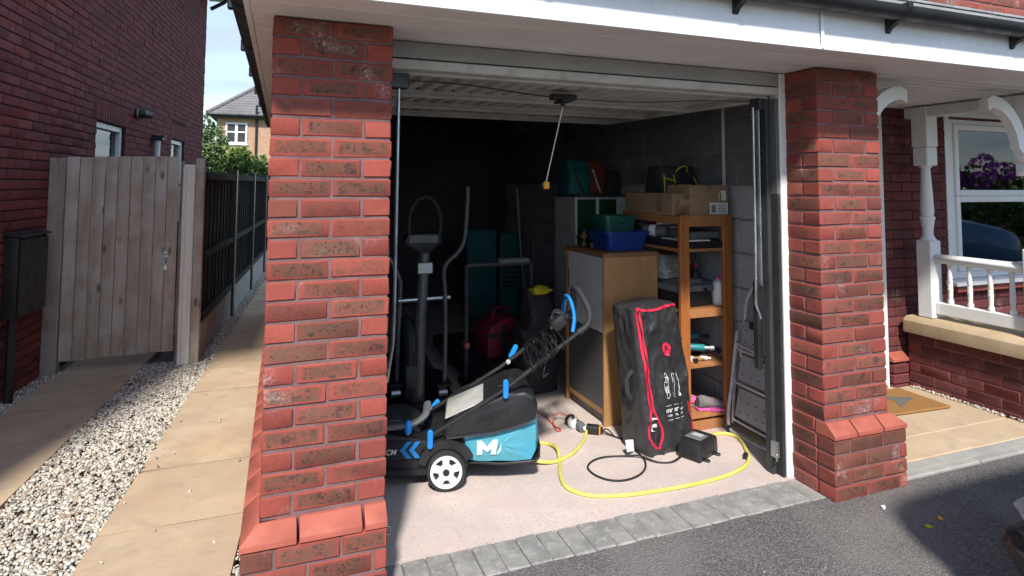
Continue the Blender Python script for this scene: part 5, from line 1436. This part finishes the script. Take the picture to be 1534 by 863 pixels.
def carton(label, loc, a, b, h, rz=0, tape=True, open_=False):
    t = thing('cardboard_box', label, 'box', loc, rz)
    MB().box(0, a, 0, b, 0, h).build('carton', MT['card'], t, .003)
    if tape: MB().box(a * .44, a * .56, -.001, b + .001, h - .03, h + .0012).build('tape', MT['brown_food'], t, smooth=0)
    return t
c1 = carton('square cardboard box with white shipping labels on the top shelf', (2.075, .915, sz(4)), .305, .25, .20)
for x0, x1, z0, z1, m in ((.155, .30, .01, .085, 'paper'), (.24, .285, .10, .165, 'paper'), (.225, .248, .10, .15, 'yellow')):
    lb = MB().box(x0, x1, -.0022, -.001, z0, z1).build('shipping_label', MT[m], c1, smooth=0)
    if m == 'paper' and x0 < .2:
        for q in range(7): MB().box(x0 + .012 + q * .005, x0 + .0145 + q * .005, -.0032, -.0023, z0 + .012, z1 - .012).build('bar_print', MT['dark_hub'], lb, smooth=0)
        for q in range(5): MB().box(x0 + .062, x0 + .125, -.0032, -.0023, z0 + .014 + q * .011, z0 + .018 + q * .011).build('line_print', MT['grey_plastic'], lb, smooth=0)
c2 = carton('long flat cardboard box along the edge of the top shelf', (1.985, .975, sz(4)), .09, .585, .145, 0, False)
MB().box(-.0015, .0, .12, .19, .02, .13).build('print_patch', MT['brown_food'], c2, smooth=0)
MB().add([(.0, -.001, .0), (.09, -.001, .0), (.115, -.06, .10), (.02, -.07, .11), (.0, .002, .0), (.09, .002, .0), (.115, -.057, .10), (.02, -.067, .11)], [(0, 1, 2, 3), (7, 6, 5, 4), (0, 4, 5, 1), (1, 5, 6, 2), (2, 6, 7, 3), (3, 7, 4, 0)]).build('open_flap', MT['card'], c2, .001)

tb = thing('tool_bag', 'black tool bag with yellow piping behind the boxes on the top shelf', 'bag', (2.085, 1.20, sz(4)))
def soft(w, d, h, top=.7, n=20, seed=0, amp=.01):
    rg = []
    for i in range(13):
        t = i / 12
        f = 1 - (1 - top) * max(0, t - .55) / .45 * 1.0
        f *= 1 - .12 * (1 - min(1, t / .12)) ** 2
        ring = []
        for k in range(n * 2):
            a = 2 * PI * k / (n * 2); c, s_ = math.cos(a), math.sin(a)
            x = math.copysign(abs(c) ** .35, c) * w / 2; y = math.copysign(abs(s_) ** .35, s_) * d / 2 * f
            ring.append((x * (1 - .06 * max(0, t - .8) / .2) + amp * noise.noise((x * 9, t * 4, seed)), y + amp * noise.noise((y * 9, t * 4 + 5, seed)), h * t + (amp * noise.noise((x * 7, y * 7, seed + 3)) if i else 0)))
        rg.append(ring)
    return rg
MB().loft([[(p[0] + .15, p[1] + .15, p[2]) for p in r_] for r_ in soft(.31, .28, .335, .62, seed=1)]).build('bag_body', MT['black_cloth'], tb, 0, 60)
for pth in ([(.0, .01, .02), (.0, .005, .17), (.03, .06, .29), (.05, .1, .325), (.24, .1, .325), (.265, .06, .28), (.28, .005, .17), (.28, .01, .02)], [(.06, .004, .20), (.22, .004, .20)], [(.09, .003, .02), (.085, .002, .2), (.10, .05, .29)], [(.01, .02, .25), (.08, .005, .23)]):
    MB().tube(bez(pth, 5), .0045, 6).build('piping', MT['yellow_cloth'], tb)
MB().tube(bez([(.12, .05, .29), (.14, .02, .325), (.19, .02, .33), (.22, .05, .29)], 6), .006, 8).build('carry_handle', MT['yellow_cloth'], tb)
MB().tube(bez([(.10, .0, .22), (.06, -.04, .18), (.05, -.06, .10), (.08, -.05, .02), (.13, -.01, .12), (.15, .0, .2)], 6), .011, 8, flat=.4).build('shoulder_strap', MT['black_cloth'], tb)
# second shelf
t = thing('document_tray', 'flat black tray piled with papers on the upper shelf', 'tray', (2.0, .90, sz(3)))
MB().box(0, .37, .0, .42, .0, .045).build('tray_base', MT['black_plastic'], t, .006)
MB().box(.02, .22, .0, .26, .046, .053).build('paper', MT['paper'], t, .001)
MB().box(.12, .36, .08, .40, .054, .10).build('folder', MT['grey_plastic'], t, .004)
MB().box(.335, .36, -.002, .03, .047, .09).build('paper_tag', MT['paper'], t, .002)
t = thing('paper_roll', 'grey roll with a white label lying on the upper shelf', 'roll', (2.02, 1.36, sz(3) + .047), .5)
MB().lathe([(0, 0), (.04, 0), (.042, .01), (.042, .17), (.04, .18), (0, .18)], 16, (0, .0, .043), Matrix.Rotation(R(90), 4, 'X')).build('roll_body', MT['grey_plastic'], t)
MB().lathe([(.0415, 0), (.0432, .001), (.0432, .05), (.0415, .051)], 16, (0, -.05, .043), Matrix.Rotation(R(90), 4, 'X')).build('roll_label', MT['paper'], t)
t = thing('folded_jacket', 'dark folded jacket with a red flash on the upper shelf', 'jacket', (2.12, 1.44, sz(3)))
MB().loft([[(p[0], p[1], p[2]) for p in r_] for r_ in soft(.25, .20, .15, .6, seed=7, amp=.03)]).build('jacket_fold', MT['black_cloth'], t, 0, 60)
MB().box(-.128, -.10, -.06, .02, .05, .09).build('red_flash', MT['crimson'], t, .008)
# third shelf
t = thing('power_tool_case', 'black tool case with a grey lid on the middle shelf', 'case', (2.0, .955, sz(2)), .03)
MB().box(0, .27, 0, .34, 0, .095).build('case_base', MT['black_plastic'], t, .012, segs=2)
MB().box(-.008, .285, -.008, .348, .096, .14).build('case_lid', MT['grey_plastic'], t, .014, segs=2)
MB().prism([(.02, .141), (.25, .141), (.21, .17), (.06, .17)], .03, .3, 'y').build('lid_hump', MT['grey_plastic'], t, .01, segs=2)
for x in (.05, .2): MB().box(x, x + .03, -.014, -.0075, .07, .12).build('case_latch', MT['black_pvc'], t, .003)
def bottle(label, loc, prof, m, capm, cap):
    t = thing('plastic_bottle', label, 'bottle', loc)
    MB().lathe(prof, 20).build('bottle_body', m, t)
    MB().lathe(cap, 16).build('bottle_cap', capm, t)
    return t
b1 = bottle('white plastic bottle with a pink cap on the middle shelf', (2.345, .985, sz(2)), [(.036, 0), (.040, .006), (.041, .12), (.036, .145), (.020, .158), (.017, .160)], MT['white_plastic'], MT['pink'], [(.019, .158), (.02, .16), (.02, .178), (0, .18)])
MB().lathe([(.0405, .02), (.0418, .021), (.0418, .09), (.0405, .091)], 20).build('bottle_label', MT['paper'], b1)
b2 = bottle('dark bottle with a red cap behind the white bottle', (2.31, 1.18, sz(2)), [(.036, 0), (.04, .006), (.04, .15), (.034, .185), (.016, .21), (.015, .225)], MT['steel_dark'], MT['red_cap'], [(.017, .222), (.018, .225), (.018, .25), (0, .252)])
MB().lathe([(.0395, .12), (.0408, .121), (.0408, .145), (.0395, .146)], 20).build('bottle_label', MT['pale_plastic'], b2)
t = thing('carrier_bag', 'crumpled grey plastic bag resting on the black tool case', 'bag', (2.10, 1.17, sz(2) + .168))
MB().loft([[(p[0], p[1], p[2]) for p in r_] for r_ in soft(.22, .2, .15, .5, seed=11, amp=.05)]).build('bag_bulk', MT['clear_bag'], t, 0, 40)
t = thing('blue_bundle', 'blue printed cloth bundle at the back of the middle shelf', 'cloth', (2.06, 1.46, sz(2)))
MB().loft([[(p[0], p[1], p[2]) for p in r_] for r_ in soft(.16, .18, .26, .5, seed=13, amp=.03)]).build('bundle', MT['blue_cloth'], t, 0, 50)
t = thing('spray_can', 'red topped grey spray can behind the tool case on the middle shelf', 'can', (2.36, 1.33, sz(2)))
MB().lathe([(.028, 0), (.031, .004), (.031, .15), (.024, .165), (.02, .168)], 16).build('can_body', MT['pale_plastic'], t)
MB().lathe([(.021, .166), (.023, .168), (.023, .2), (.018, .205), (0, .206)], 14).build('can_cap', MT['red_cap'], t)
for i, (z, m_, w_, ry_) in enumerate(((0, 'navy_plastic', .17, .05), (.028, 'crimson', .15, -.12), (.05, 'pale_plastic', .16, .2))):
    t = thing('paperback_book', ['navy book at the bottom of the pile on the upper shelf', 'crimson book in the middle of the pile on the upper shelf', 'grey book on top of the pile on the upper shelf'][i], 'book', (2.13, 1.30 + .01 * i, sz(3) + .101 + z), ry_)
    MB().box(-w_ / 2, w_ / 2, -.06, .06, 0, .003).box(-w_ / 2, w_ / 2, -.06, .06, .019, .0215).box(-w_ / 2, -w_ / 2 + .003, -.06, .06, .003, .019).build('cover', MT[m_], t, .001)
    MB().box(-w_ / 2 + .0035, w_ / 2 - .004, -.056, .056, .0032, .0188).build('pages', MT['paper'], t, smooth=0)
# fourth shelf
def roller(label, x, y, z, ang, r, ln, m, m2, cat='tool'):
    t = thing('hand_roller', label, cat, (x, y, z + r), ang)
    My = Matrix.Rotation(R(90), 4, 'Y')
    MB().lathe([(0, 0), (r * .9, 0), (r, .006), (r, ln * .7), (r * .9, ln * .7 + .005), (0, ln * .7 + .005)], 16, (0, 0, 0), My).build('handle_sleeve', m, t)
    MB().lathe([(0, ln * .7 + .005), (r * .45, ln * .7 + .006), (r * .45, ln * .88), (r * .7, ln * .9), (r * .7, ln), (0, ln)], 12, (0, 0, 0), My).build('end_cap', m2, t)
roller('teal tool lying at the back of the lower pine shelf', 2.13, 1.22, sz(1) + .09, -.45, .022, .26, MT['teal'], MT['black_plastic'])
roller('teal tool lying across a black torch on the lower pine shelf', 2.11, 1.09, sz(1) + .045, -.50, .022, .22, MT['teal'], MT['chrome'])
roller('long black torch lying on the lower pine shelf', 2.14, 1.16, sz(1), -.38, .024, .29, MT['black_plastic'], MT['steel_dark'], 'torch')
roller('pink wooden roller beside the torch on the lower pine shelf', 2.075, 1.03, sz(1), -1.2, .02, .12, MT['cream_wood'], MT['black_plastic'])
roller('short steel cylinder at the front of the lower pine shelf', 2.19, .99, sz(1), -.6, .014, .07, MT['chrome'], MT['chrome'], 'cylinder')
roller('small brown peg at the front of the lower pine shelf', 2.13, .985, sz(1), -.3, .012, .08, MT['oak'], MT['oak'], 'peg')
# bottom shelf
t = thing('sports_shoe', 'grey and pink sports shoe on the bottom pine shelf', 'shoe', (2.16, .975, sz(0)), -.15)
def shoe(m1, m2, t):
    def ringat(x, w, z0, h): return [(x, w * math.cos(a), z0 + h * (.5 + .5 * math.sin(a))) for a in [2 * PI * i / 14 for i in range(14)]]
    MB().loft([ringat(0, .026, .012, .075), ringat(.03, .036, .010, .085), ringat(.08, .036, .010, .070), ringat(.13, .040, .010, .055), ringat(.18, .040, .010, .042), ringat(.215, .022, .012, .028)]).build('upper', m1, t, 0, 60)
    MB().prism([(-.008, -.03), (.10, -.036), (.17, -.044), (.222, -.02), (.222, .02), (.17, .044), (.10, .036), (-.008, .03)], .0, .018, 'z').build('sole', m2, t, .004)
    for x in (.06, .09, .12): MB().bar((x, -.03, .085 - x * .2), (x + .01, .03, .085 - x * .2), .012, .004).build('lace', m2, t, .001)
shoe(MT['grey_cloth'], MT['pink'], t)
t = thing('sports_shoe', 'pink soled sports shoe lying behind its pair on the bottom shelf', 'shoe', (2.07, 1.12, sz(0)), -.5)
shoe(MT['pink'], MT['grey_plastic'], t)
t = thing('work_glove', 'bright pink work glove hanging over the bottom shelf edge', 'glove', (2.225, .93, sz(0)), .1)
MB().loft([[(x, y * w, z) for y, z in ((-.03, .002), (.03, .002), (.034, .014), (0, .02), (-.034, .014))] for x, w in ((0, .9), (.03, 1.1), (.06, 1.15), (.085, .9))]).build('palm', MT['pink'], t, 0, 60)
for i, (dy, a, ln) in enumerate(((-.028, -.5, .045), (-.012, -.1, .065), (.004, .0, .07), (.018, .12, .065), (.031, .3, .05))):
    MB().tube([(.078 if i else .03, dy, .01), (.078 + ln * .5 * math.cos(a) - (.04 if not i else 0), dy + ln * .5 * math.sin(a), .012), (.078 + ln * math.cos(a) - (.04 if not i else 0), dy + ln * math.sin(a), .008)], [.009, .009, .006], 8).build('finger', MT['pink'], t)

# ------------------------------------------------------------------ folding step ladder
MT['tread_grey'] = worn('grey_tread_plastic', (.30, .31, .32), (.24, .25, .26), .5, 7, .08, 100, .001)
la = thing('step_ladder', 'folded chrome stepladder with grey treads leaning on the block wall', 'stepladder', (2.27, .64, .004))
def lq(y, z, o=0): return (.115 * z / .95 + o, y, z)
out = bez([lq(.17, .62), lq(.18, .35), lq(.19, .12), lq(.17, .03), lq(.10, .012), lq(-.10, .012), lq(-.16, .03), lq(-.19, .10), lq(-.20, .3), lq(-.195, .545)], 6)
MB().tube(out, .0105, 10).build('front_frame', MT['chrome'], la)
MB().tube(bez([lq(.15, .46, .03), lq(.13, .70, .02), lq(.12, .82, .015), lq(.06, .925, .015), lq(-.02, .94, .015), lq(-.09, .90, .015), lq(-.115, .78, .015), lq(-.12, .5, .03)], 6), .0105, 10).build('hand_loop', MT['chrome'], la)
MB().tube([lq(.205, .60, .03), lq(.225, .03, .07)], .010, 8).tube([lq(-.165, .52, .03), lq(-.16, .02, .07)], .010, 8).build('rear_leg', MT['chrome'], la)
MB().tube([lq(.17, .55, -.014), lq(-.195, .51, -.014)], .007, 8).build('cross_stay', MT['chrome'], la)
for z0, z1 in ((.52, .70), (.32, .49), (.10, .29)):
    v = [lq(.125, z1, .004), lq(-.155, z1 - .01, .004), lq(-.165, z0, .0), lq(.14, z0 + .01, .0)]
    st_ = MB().add(v + [(p[0] + .022, p[1], p[2]) for p in v], [(0, 1, 2, 3), (7, 6, 5, 4), (0, 4, 5, 1), (1, 5, 6, 2), (2, 6, 7, 3), (3, 7, 4, 0)]).build('tread', MT['tread_grey'], la, .006)
    MB().tube([lq(.15, z0 + .004, -.006), lq(.13, z0 - .008, -.008), lq(-.16, z0 - .012, -.008), lq(-.175, z0 + .005, -.006)], .006, 8).build('tread_rim', MT['chrome'], la)
    dots = MB()
    for i in range(4):
        for j in range(2):
            p = lq(.09 - .065 * i, z0 + .05 + .07 * j, -.0)
            dots.lathe([(0, 0), (.0042, 0), (.0042, .002), (0, .002)], 8, (p[0] - .001, p[1], p[2]), Matrix.Rotation(-R(90), 4, 'Y'))
    dots.build('grip_studs', MT['rubber'], st_)
MB().box(-.03, .0, -.03, .03, .66, .70, Matrix.Translation((.09, .02, 0))).build('lock_catch', MT['black_pvc'], la, .004)
for y in (.17, -.17): MB().tube([lq(y, .045), lq(y, .0)], .014, 8).build('foot', MT['rubber'], la)

# ------------------------------------------------------------------ hose, cables, pump
FZ = .004
def floor_path(pts, r): return bez([(x, y, FZ + r + (z if z else 0)) for x, y, z in [(p + (0,))[:3] for p in pts]], 7)
hs = thing('garden_hose', 'yellow hose snaking across the concrete from connector to pump', 'hose', (0, 0, 0))
MB().tube(floor_path([(1.42, 1.10, .012), (1.35, 1.0), (1.22, .87), (1.08, .795), (.97, .80, .012), (.90, .89, .01), (.93, 1.0), (1.03, 1.07), (1.12, 1.02), (1.13, .91, .016), (1.085, .78), (1.02, .63), (1.0, .50), (1.07, .40), (1.22, .345), (1.40, .322), (1.58, .315), (1.74, .32), (1.90, .345), (2.03, .395), (2.12, .47), (2.185, .57), (2.235, .66), (2.25, .73), (2.21, .79), (2.13, .79), (2.05, .74), (2.0, .70, .02)], .0095), .0095, 12).build('hose_pipe', MT['yellow'], hs)
MB().tube([(2.095, .465, .012), (2.125, .50, .013)], .016, 10).build('hose_clip', MT['black_pvc'], hs)
cn = thing('hose_connector', 'white and black hose connector on the concrete by the cabinet', 'connector', (1.40, 1.20, FZ), .0)
MB().lathe([(0, 0), (.018, .0), (.030, .012), (.036, .035), (.034, .055), (.024, .075), (.0, .085)], 18, (-.02, .045, .036), Matrix.Rotation(R(100), 4, 'X')).build('valve_body', MT['white_plastic'], cn)
for p in ((-.028, .0, .062), (-.006, -.028, .05)): MB().lathe([(0, 0), (.011, .001), (.012, .006), (0, .009)], 12, p, Matrix.Rotation(R(55), 4, 'X')).build('port_cap', MT['dark_hub'], cn)
MB().lathe([(0, -.004), (.03, -.002), (.038, .010), (.034, .022), (0, .022)], 16, (-.02, .065, .036), Matrix.Rotation(R(100), 4, 'X')).build('rear_cap', MT['dark_hub'], cn)
MB().lathe([(0, 0), (.026, .001), (.028, .01), (.028, .045), (.024, .055), (0, .056)], 16, (.0, -.035, .032), Matrix.Rotation(R(96), 4, 'X')).build('collar', MT['grey_plastic'], cn)
MB().tube([(.012, -.085, .035), (.016, -.10, .02)], .014, 10).build('hose_tail', MT['white_plastic'], cn)
pl = thing('battery_plug', 'black plug block with an orange stripe beside the hose connector', 'plug', (1.455, 1.085, FZ), -.62)
MB().box(-.04, .04, -.028, .028, .0, .05).build('plug_body', MT['black_plastic'], pl, .006)
MB().box(.041, .049, -.028, .028, .0, .052).build('stripe', MT['orange'], pl, .002)
MB().box(.0495, .06, -.02, .02, .006, .042).build('plug_neck', MT['black_pvc'], pl, .003)
cbk = thing('pump_cable', 'black cable looped on the concrete in front of the paddleboard bag', 'cable', (0, 0, 0))
MB().tube(floor_path([(1.50, 1.05, .02), (1.545, 1.0), (1.575, .92), (1.565, .80), (1.56, .70), (1.535, .62), (1.48, .545), (1.40, .495), (1.31, .482), (1.24, .515), (1.20, .59), (1.205, .675), (1.265, .735), (1.35, .757), (1.45, .735), (1.535, .68, .012), (1.60, .60), (1.68, .575), (1.76, .595, .02), (1.80, .61, .045)], .0055), .0055, 8).build('cable_run', MT['black_pvc'], cbk)
MB().tube(floor_path([(1.50, 1.06, .022), (1.53, 1.03, .03), (1.555, .985), (1.57, .93, .01)], .004), .004, 8).build('cable_run', MT['black_pvc'], cbk)
pu = thing('electric_pump', 'black electric pump box with a grey label on the concrete', 'pump', (1.885, .615, FZ), .42)
MB().prism([(-.105, .0), (-.115, .03), (-.10, .085), (-.06, .105), (.075, .108), (.10, .09), (.108, .02), (.10, .0)], -.068, .068, 'y').build('pump_case', MT['black_plastic'], pu, .008, segs=2)
MB().box(-.065, .03, -.05, .05, .1075, .1095).build('rating_label', MT['grey_plastic'], pu, .001)
MB().box(-.02, .02, -.03, .03, .0, .002, Matrix.Translation((.0, 0, .11))).build('label_print', MT['pale_plastic'], pu, smooth=0)
for x in (-.05, .07):
    ft = MB().prism([(x - .016, -.068), (x - .012, -.098), (x + .012, -.098), (x + .016, -.068)], .0, .012, 'z').build('mount_foot', MT['black_plastic'], pu, .003)
for i in range(4): MB().box(-.04 + .03 * i, -.03 + .03 * i, -.0705, -.067, .02, .085).build('case_rib', MT['black_pvc'], pu, .001)
rc = thing('red_cord', 'thin red cord trailing from the mower to the hose connector', 'cord', (0, 0, 0))
MB().tube(floor_path([(1.02, 1.85), (1.13, 1.74), (1.22, 1.62), (1.27, 1.50), (1.28, 1.36), (1.265, 1.24), (1.255, 1.19), (1.275, 1.175, .006), (1.285, 1.21, .004), (1.27, 1.26, .008), (1.30, 1.33, .03), (1.35, 1.34, .045), (1.39, 1.28, .035), (1.41, 1.21, .05)], .0045), .0045, 6).build('cord_run', MT['red_cord'], rc)

# ------------------------------------------------------------------ deeper in the garage
ct = thing('cross_trainer', 'grey cross trainer with swinging arms just inside the brick pier', 'cross trainer', (.53, 1.9, .004))
MB().tube([(-.01, .0, .03), (.0, .0, .5), (.03, .0, 1.10)], [.05, .042, .036], 14).build('main_post', MT['steel_grey'], ct)
MB().box(-.055, .055, -.06, .06, .92, 1.0, Matrix.Translation((.022, 0, 0))).build('console_clamp', MT['galv'], ct, .006)
MB().prism([(-.13, 1.13), (-.10, 1.20), (.12, 1.20), (.15, 1.13), (.06, 1.09), (-.05, 1.09)], -.05, .05, 'y').build('console', MT['black_plastic'], ct, .015, segs=2)
MB().box(-.09, .11, -.053, -.049, 1.135, 1.185).build('console_screen', MT['grey_plastic'], ct, .002)
hp = [(.02 + .115 * math.cos(a), -.03, 1.265 + .19 * math.sin(a)) for a in [2 * PI * i / 28 for i in range(28)]]
MB().tube(hp, .017, 8, True).build('grip_hoop', MT['rubber'], ct)
MB().tube(bez([(.175, -.02, .10), (.18, -.02, .45), (.175, -.02, .77), (.165, -.02, .93), (.20, -.02, 1.0), (.27, -.02, 1.06), (.315, -.02, 1.16), (.333, -.02, 1.40), (.336, -.02, 1.53)], 6), .0155, 10).build('swing_arm', MT['steel_grey'], ct)
MB().tube(bez([(-.155, .0, .10), (-.15, .0, .45), (-.14, .0, .78), (-.145, .0, .88), (-.20, .0, 1.0), (-.26, .0, 1.08)], 6), .0155, 10).build('swing_arm', MT['steel_grey'], ct)
MB().tube([(-.155, -.005, .735), (.215, -.005, .742)], .0145, 10).build('pivot_axle', MT['galv'], ct)
MB().lathe([(0, -.045), (.18, -.045), (.205, -.02), (.205, .02), (.18, .045), (0, .045)], 28, (-.075, .08, .40), Matrix.Rotation(R(90), 4, 'Y')).build('flywheel', MT['rubber'], ct)
MB().prism([(-.12, .18), (-.10, .35), (.05, .50), (.26, .55), (.42, .45), (.45, .2), (.35, .05), (.0, .02)], -.115, -.035, 'x').build('drive_housing', MT['steel_dark'], ct, .03, segs=2)
MB().box(-.16, .16, -.1, -.04, .0, .05).build('front_foot', MT['black_plastic'], ct, .012)
MB().box(-.2, .2, .95, 1.02, .0, .05).build('rear_foot', MT['black_plastic'], ct, .012)
MB().bar((0, -.05, .06), (0, 1.0, .06), .06, .06).build('base_rail', MT['steel_dark'], ct, .006)
for s, z in ((-1, .12), (1, .09)):
    MB().bar((s * .165, -.02, z), (s * .165, .75, z + .10), .04, .05).build('pedal_arm', MT['steel_dark'], ct, .006)
    MB().prism([(s * .165 - .06, -.08), (s * .165 + .06, -.08), (s * .165 + .06, .28), (s * .165 - .06, .28)], z + .045, z + .075, 'z').build('foot_plate', MT['black_plastic'], ct, .012)
    MB().tube([(s * .165 - .03, -.02, z), (s * .165 + .03, -.02, z)], .03, 10).build('arm_joint', MT['galv'], ct)
tm = thing('treadmill', 'black folding treadmill behind the lawn mower', 'treadmill', (1.22, 2.2, .004))
MB().box(-.25, .25, -.22, 1.15, .05, .13).build('running_deck', MT['black_plastic'], tm, .015)
MB().box(-.19, .19, -.16, 1.12, .131, .136).build('belt', MT['rubber'], tm, .002)
MB().prism([(-.28, -.30), (.28, -.30), (.28, -.12), (-.28, -.12)], .03, .16, 'z').build('motor_cover', MT['black_plastic'], tm, .03, segs=2)
for s in (-1, 1):
    MB().tube([(s * .265, -.02, .03), (s * .272, -.02, .92)], .018, 10).build('upright', MT['steel_dark'], tm)
    MB().box(s * .265 - .03, s * .265 + .03, -.16, .12, .0, .05).build('foot', MT['rubber'], tm, .01)
MB().tube([(-.272, -.02, .92), (.272, -.02, .92)], .018, 10).build('top_bar', MT['steel_dark'], tm)
MB().box(-.02, .24, -.06, .03, .925, .965).build('console', MT['grey_plastic'], tm, .01)
MB().box(-.29, -.25, -.06, .0, .30, .34).build('safety_key', MT['red_cord'], tm, .004)
cl = thing('cool_bag', 'crimson and black cool bag standing on the treadmill belt', 'bag', (1.34, 2.52, .142), .15)
MB().prism([(-.18, 0), (.17, 0), (.17, .20), (.12, .29), (.05, .32), (-.06, .30), (-.14, .26), (-.18, .2)], -.14, .14, 'y').build('bag_body', MT['crimson'], cl, .03, segs=2)
MB().box(-.185, .175, -.148, -.142, .17, .20).build('zip_band', MT['black_cloth'], cl, .002)
MB().box(-.05, .0, -.15, -.142, .0, .26).build('front_strap', MT['black_cloth'], cl, .002)
MB().tube(bez([(-.1, -.05, .29), (-.06, -.05, .38), (.04, -.05, .38), (.09, -.05, .31)], 5), .014, 8, flat=.6).build('carry_handle', MT['crimson'], cl)
MT['teal_dark'] = worn('dark_teal_plastic', (.012, .11, .125), (.009, .08, .09), .6, 4, .1, 40, .003)  # a darker teal for the lounger and the holdall
pn = thing('sun_lounger', 'teal slatted plastic lounger standing upright at the back', 'lounger', (1.60, 3.8, .004), .05)
MB().box(-.17, .17, .0, .05, .15, 1.07).build('back_section', MT['teal_dark'], pn, .02)
MB().box(.19, .42, -.04, .03, .10, 1.03).build('leg_section', MT['teal_dark'], pn, .02)
for i in range(7): MB().box(.22, .39, -.046, -.039, .45 + i * .05, .47 + i * .05).build('slat_groove', MT['dark_hub'], pn, .001)
MB().tube([(-.12, .06, .0), (-.12, .06, .9)], .015, 8).tube([(.3, .05, .0), (.3, .05, .9)], .015, 8).build('frame_leg', MT['steel_dark'], pn)
vp = thing('vacuum_pole', 'grey metal vacuum cleaner pole leaning at the back of the garage', 'pole', (2.02, 3.55, .004))
MB().tube([(0, .0, .04), (-.06, .05, .8), (-.10, .08, 1.5)], .014, 8).build('tube', MT['steel_grey'], vp)
MB().box(-.13, .13, -.06, .06, .0, .05).build('floor_head', MT['black_plastic'], vp, .015)
sk = thing('refuse_sack', 'black cloth sack slumped beside the oak cabinet', 'sack', (1.44, 2.02, .004), .2)
MB().loft([[(p[0], p[1], p[2]) for p in r_] for r_ in soft(.30, .34, .46, .5, seed=17, amp=.04)]).build('sack_body', MT['black_cloth'], sk, 0, 60)
MB().loft([[(p[0] + .02, p[1], p[2] + .43) for p in r_] for r_ in soft(.20, .2, .30, .4, seed=19, amp=.04)]).build('sack_neck', MT['black_cloth'], sk, 0, 60)
yc = thing('yellow_cloth', 'yellow cloth draped over the black sack by the cabinet', 'cloth', (1.47, 1.98, .715), .1)
MB().loft([[(p[0], p[1], p[2]) for p in r_] for r_ in soft(.13, .10, .06, .5, seed=23, amp=.04)]).build('cloth_fold', MT['yellow_cloth'], yc, 0, 50)
gc = thing('green_cupboard', 'white framed cupboard with dark green doors behind the oak cabinet', 'cupboard', (1.945, 2.3, .004))
MT['green_dark'] = worn('dark_green_panel', (.008, .06, .022), (.006, .045, .016), .5, 4, .05, 60, .001)
MB().box(0, .49, .02, .42, .0, 1.44).build('carcass', MT['pale_plastic'], gc, .003)
for a, b in ((.018, .198), (.228, .40)): MB().box(a, b, .006, .019, .10, 1.42).build('cupboard_door', MT['green_dark'], gc, .002)
for a, b in ((0, .017), (.199, .227), (.401, .49)): MB().box(a, b, .002, .0195, .0, 1.44).build('frame_strip', MT['white_plastic'], gc, .002)
MB().box(-.01, .50, -.005, .43, 1.442, 1.462).build('cupboard_top', MT['steel_dark'], gc, .003)
MB().box(0, .398, -.002, .0018, 1.10, 1.115).build('shelf_bar', MT['steel_dark'], gc, .001)
for nm, lab, x, m, w in (('holdall', 'teal holdall on top of the green cupboard', 2.02, 'teal_dark', .22), ('holdall', 'rust red holdall beside the teal one on the cupboard', 2.19, 'redbag', .17), ('holdall', 'black helmet bag beside the red holdall on the cupboard', 2.345, 'black_cloth', .17)):
    if m == 'redbag': MT['redbag'] = worn('rust_red_fabric', (.17, .026, .012), (.12, .018, .009), .7, 10, .3, 90, .003)
    hgt = .29 if m != 'black_cloth' else .22
    t = thing(nm, lab, 'bag', (x, 2.48, 1.467), 0)
    MB().loft([[(p[0], p[1], p[2]) for p in r_] for r_ in soft(w, .28, hgt, .6, seed=29 + x, amp=.02)]).build('bag_body', MT[m], t, 0, 60)
    MB().tube(bez([(-w * .3, -.125, hgt * .75), (-w * .1, -.15, hgt * .3), (w * .1, -.145, hgt * .05)], 5), .008, 6).build('strap', MT['black_cloth'] if m != 'redbag' else MT['pale_plastic'], t)
fm = thing('floor_mat', 'dark grey floor mat lying under the cross trainer', 'mat', (.55, 2.35, .004), 0)
MB().box(-.45, .28, -.62, 1.0, .0, .006).build('mat_sheet', MT['rubber'], fm, .002)

# small litter on the drive
def scrap(name, label, x, y, s, m, rz, cat):
    t = thing(name, label, cat, (x, y, .0), rz)
    MB().prism([(-s, -.2 * s), (-.2 * s, -.6 * s), (s, -.1 * s), (.5 * s, .5 * s), (-.4 * s, .6 * s)], .0, .006 + s * .12, 'z').build('flake', MT[m], t, .001)
scrap('mortar_crumb', 'white mortar crumb on the tarmac at the foot of the brick pier', 2.36, -.17, .018, 'paper', .4, 'crumb')
scrap('fallen_leaf', 'small orange fallen leaf on the shaded tarmac', 2.52, -.33, .016, 'orange', 1.1, 'leaf')
scrap('fallen_leaf', 'pale yellow fallen leaf beside the shadow of the car', 2.40, -.36, .016, 'yellow_cloth', 2.0, 'leaf')
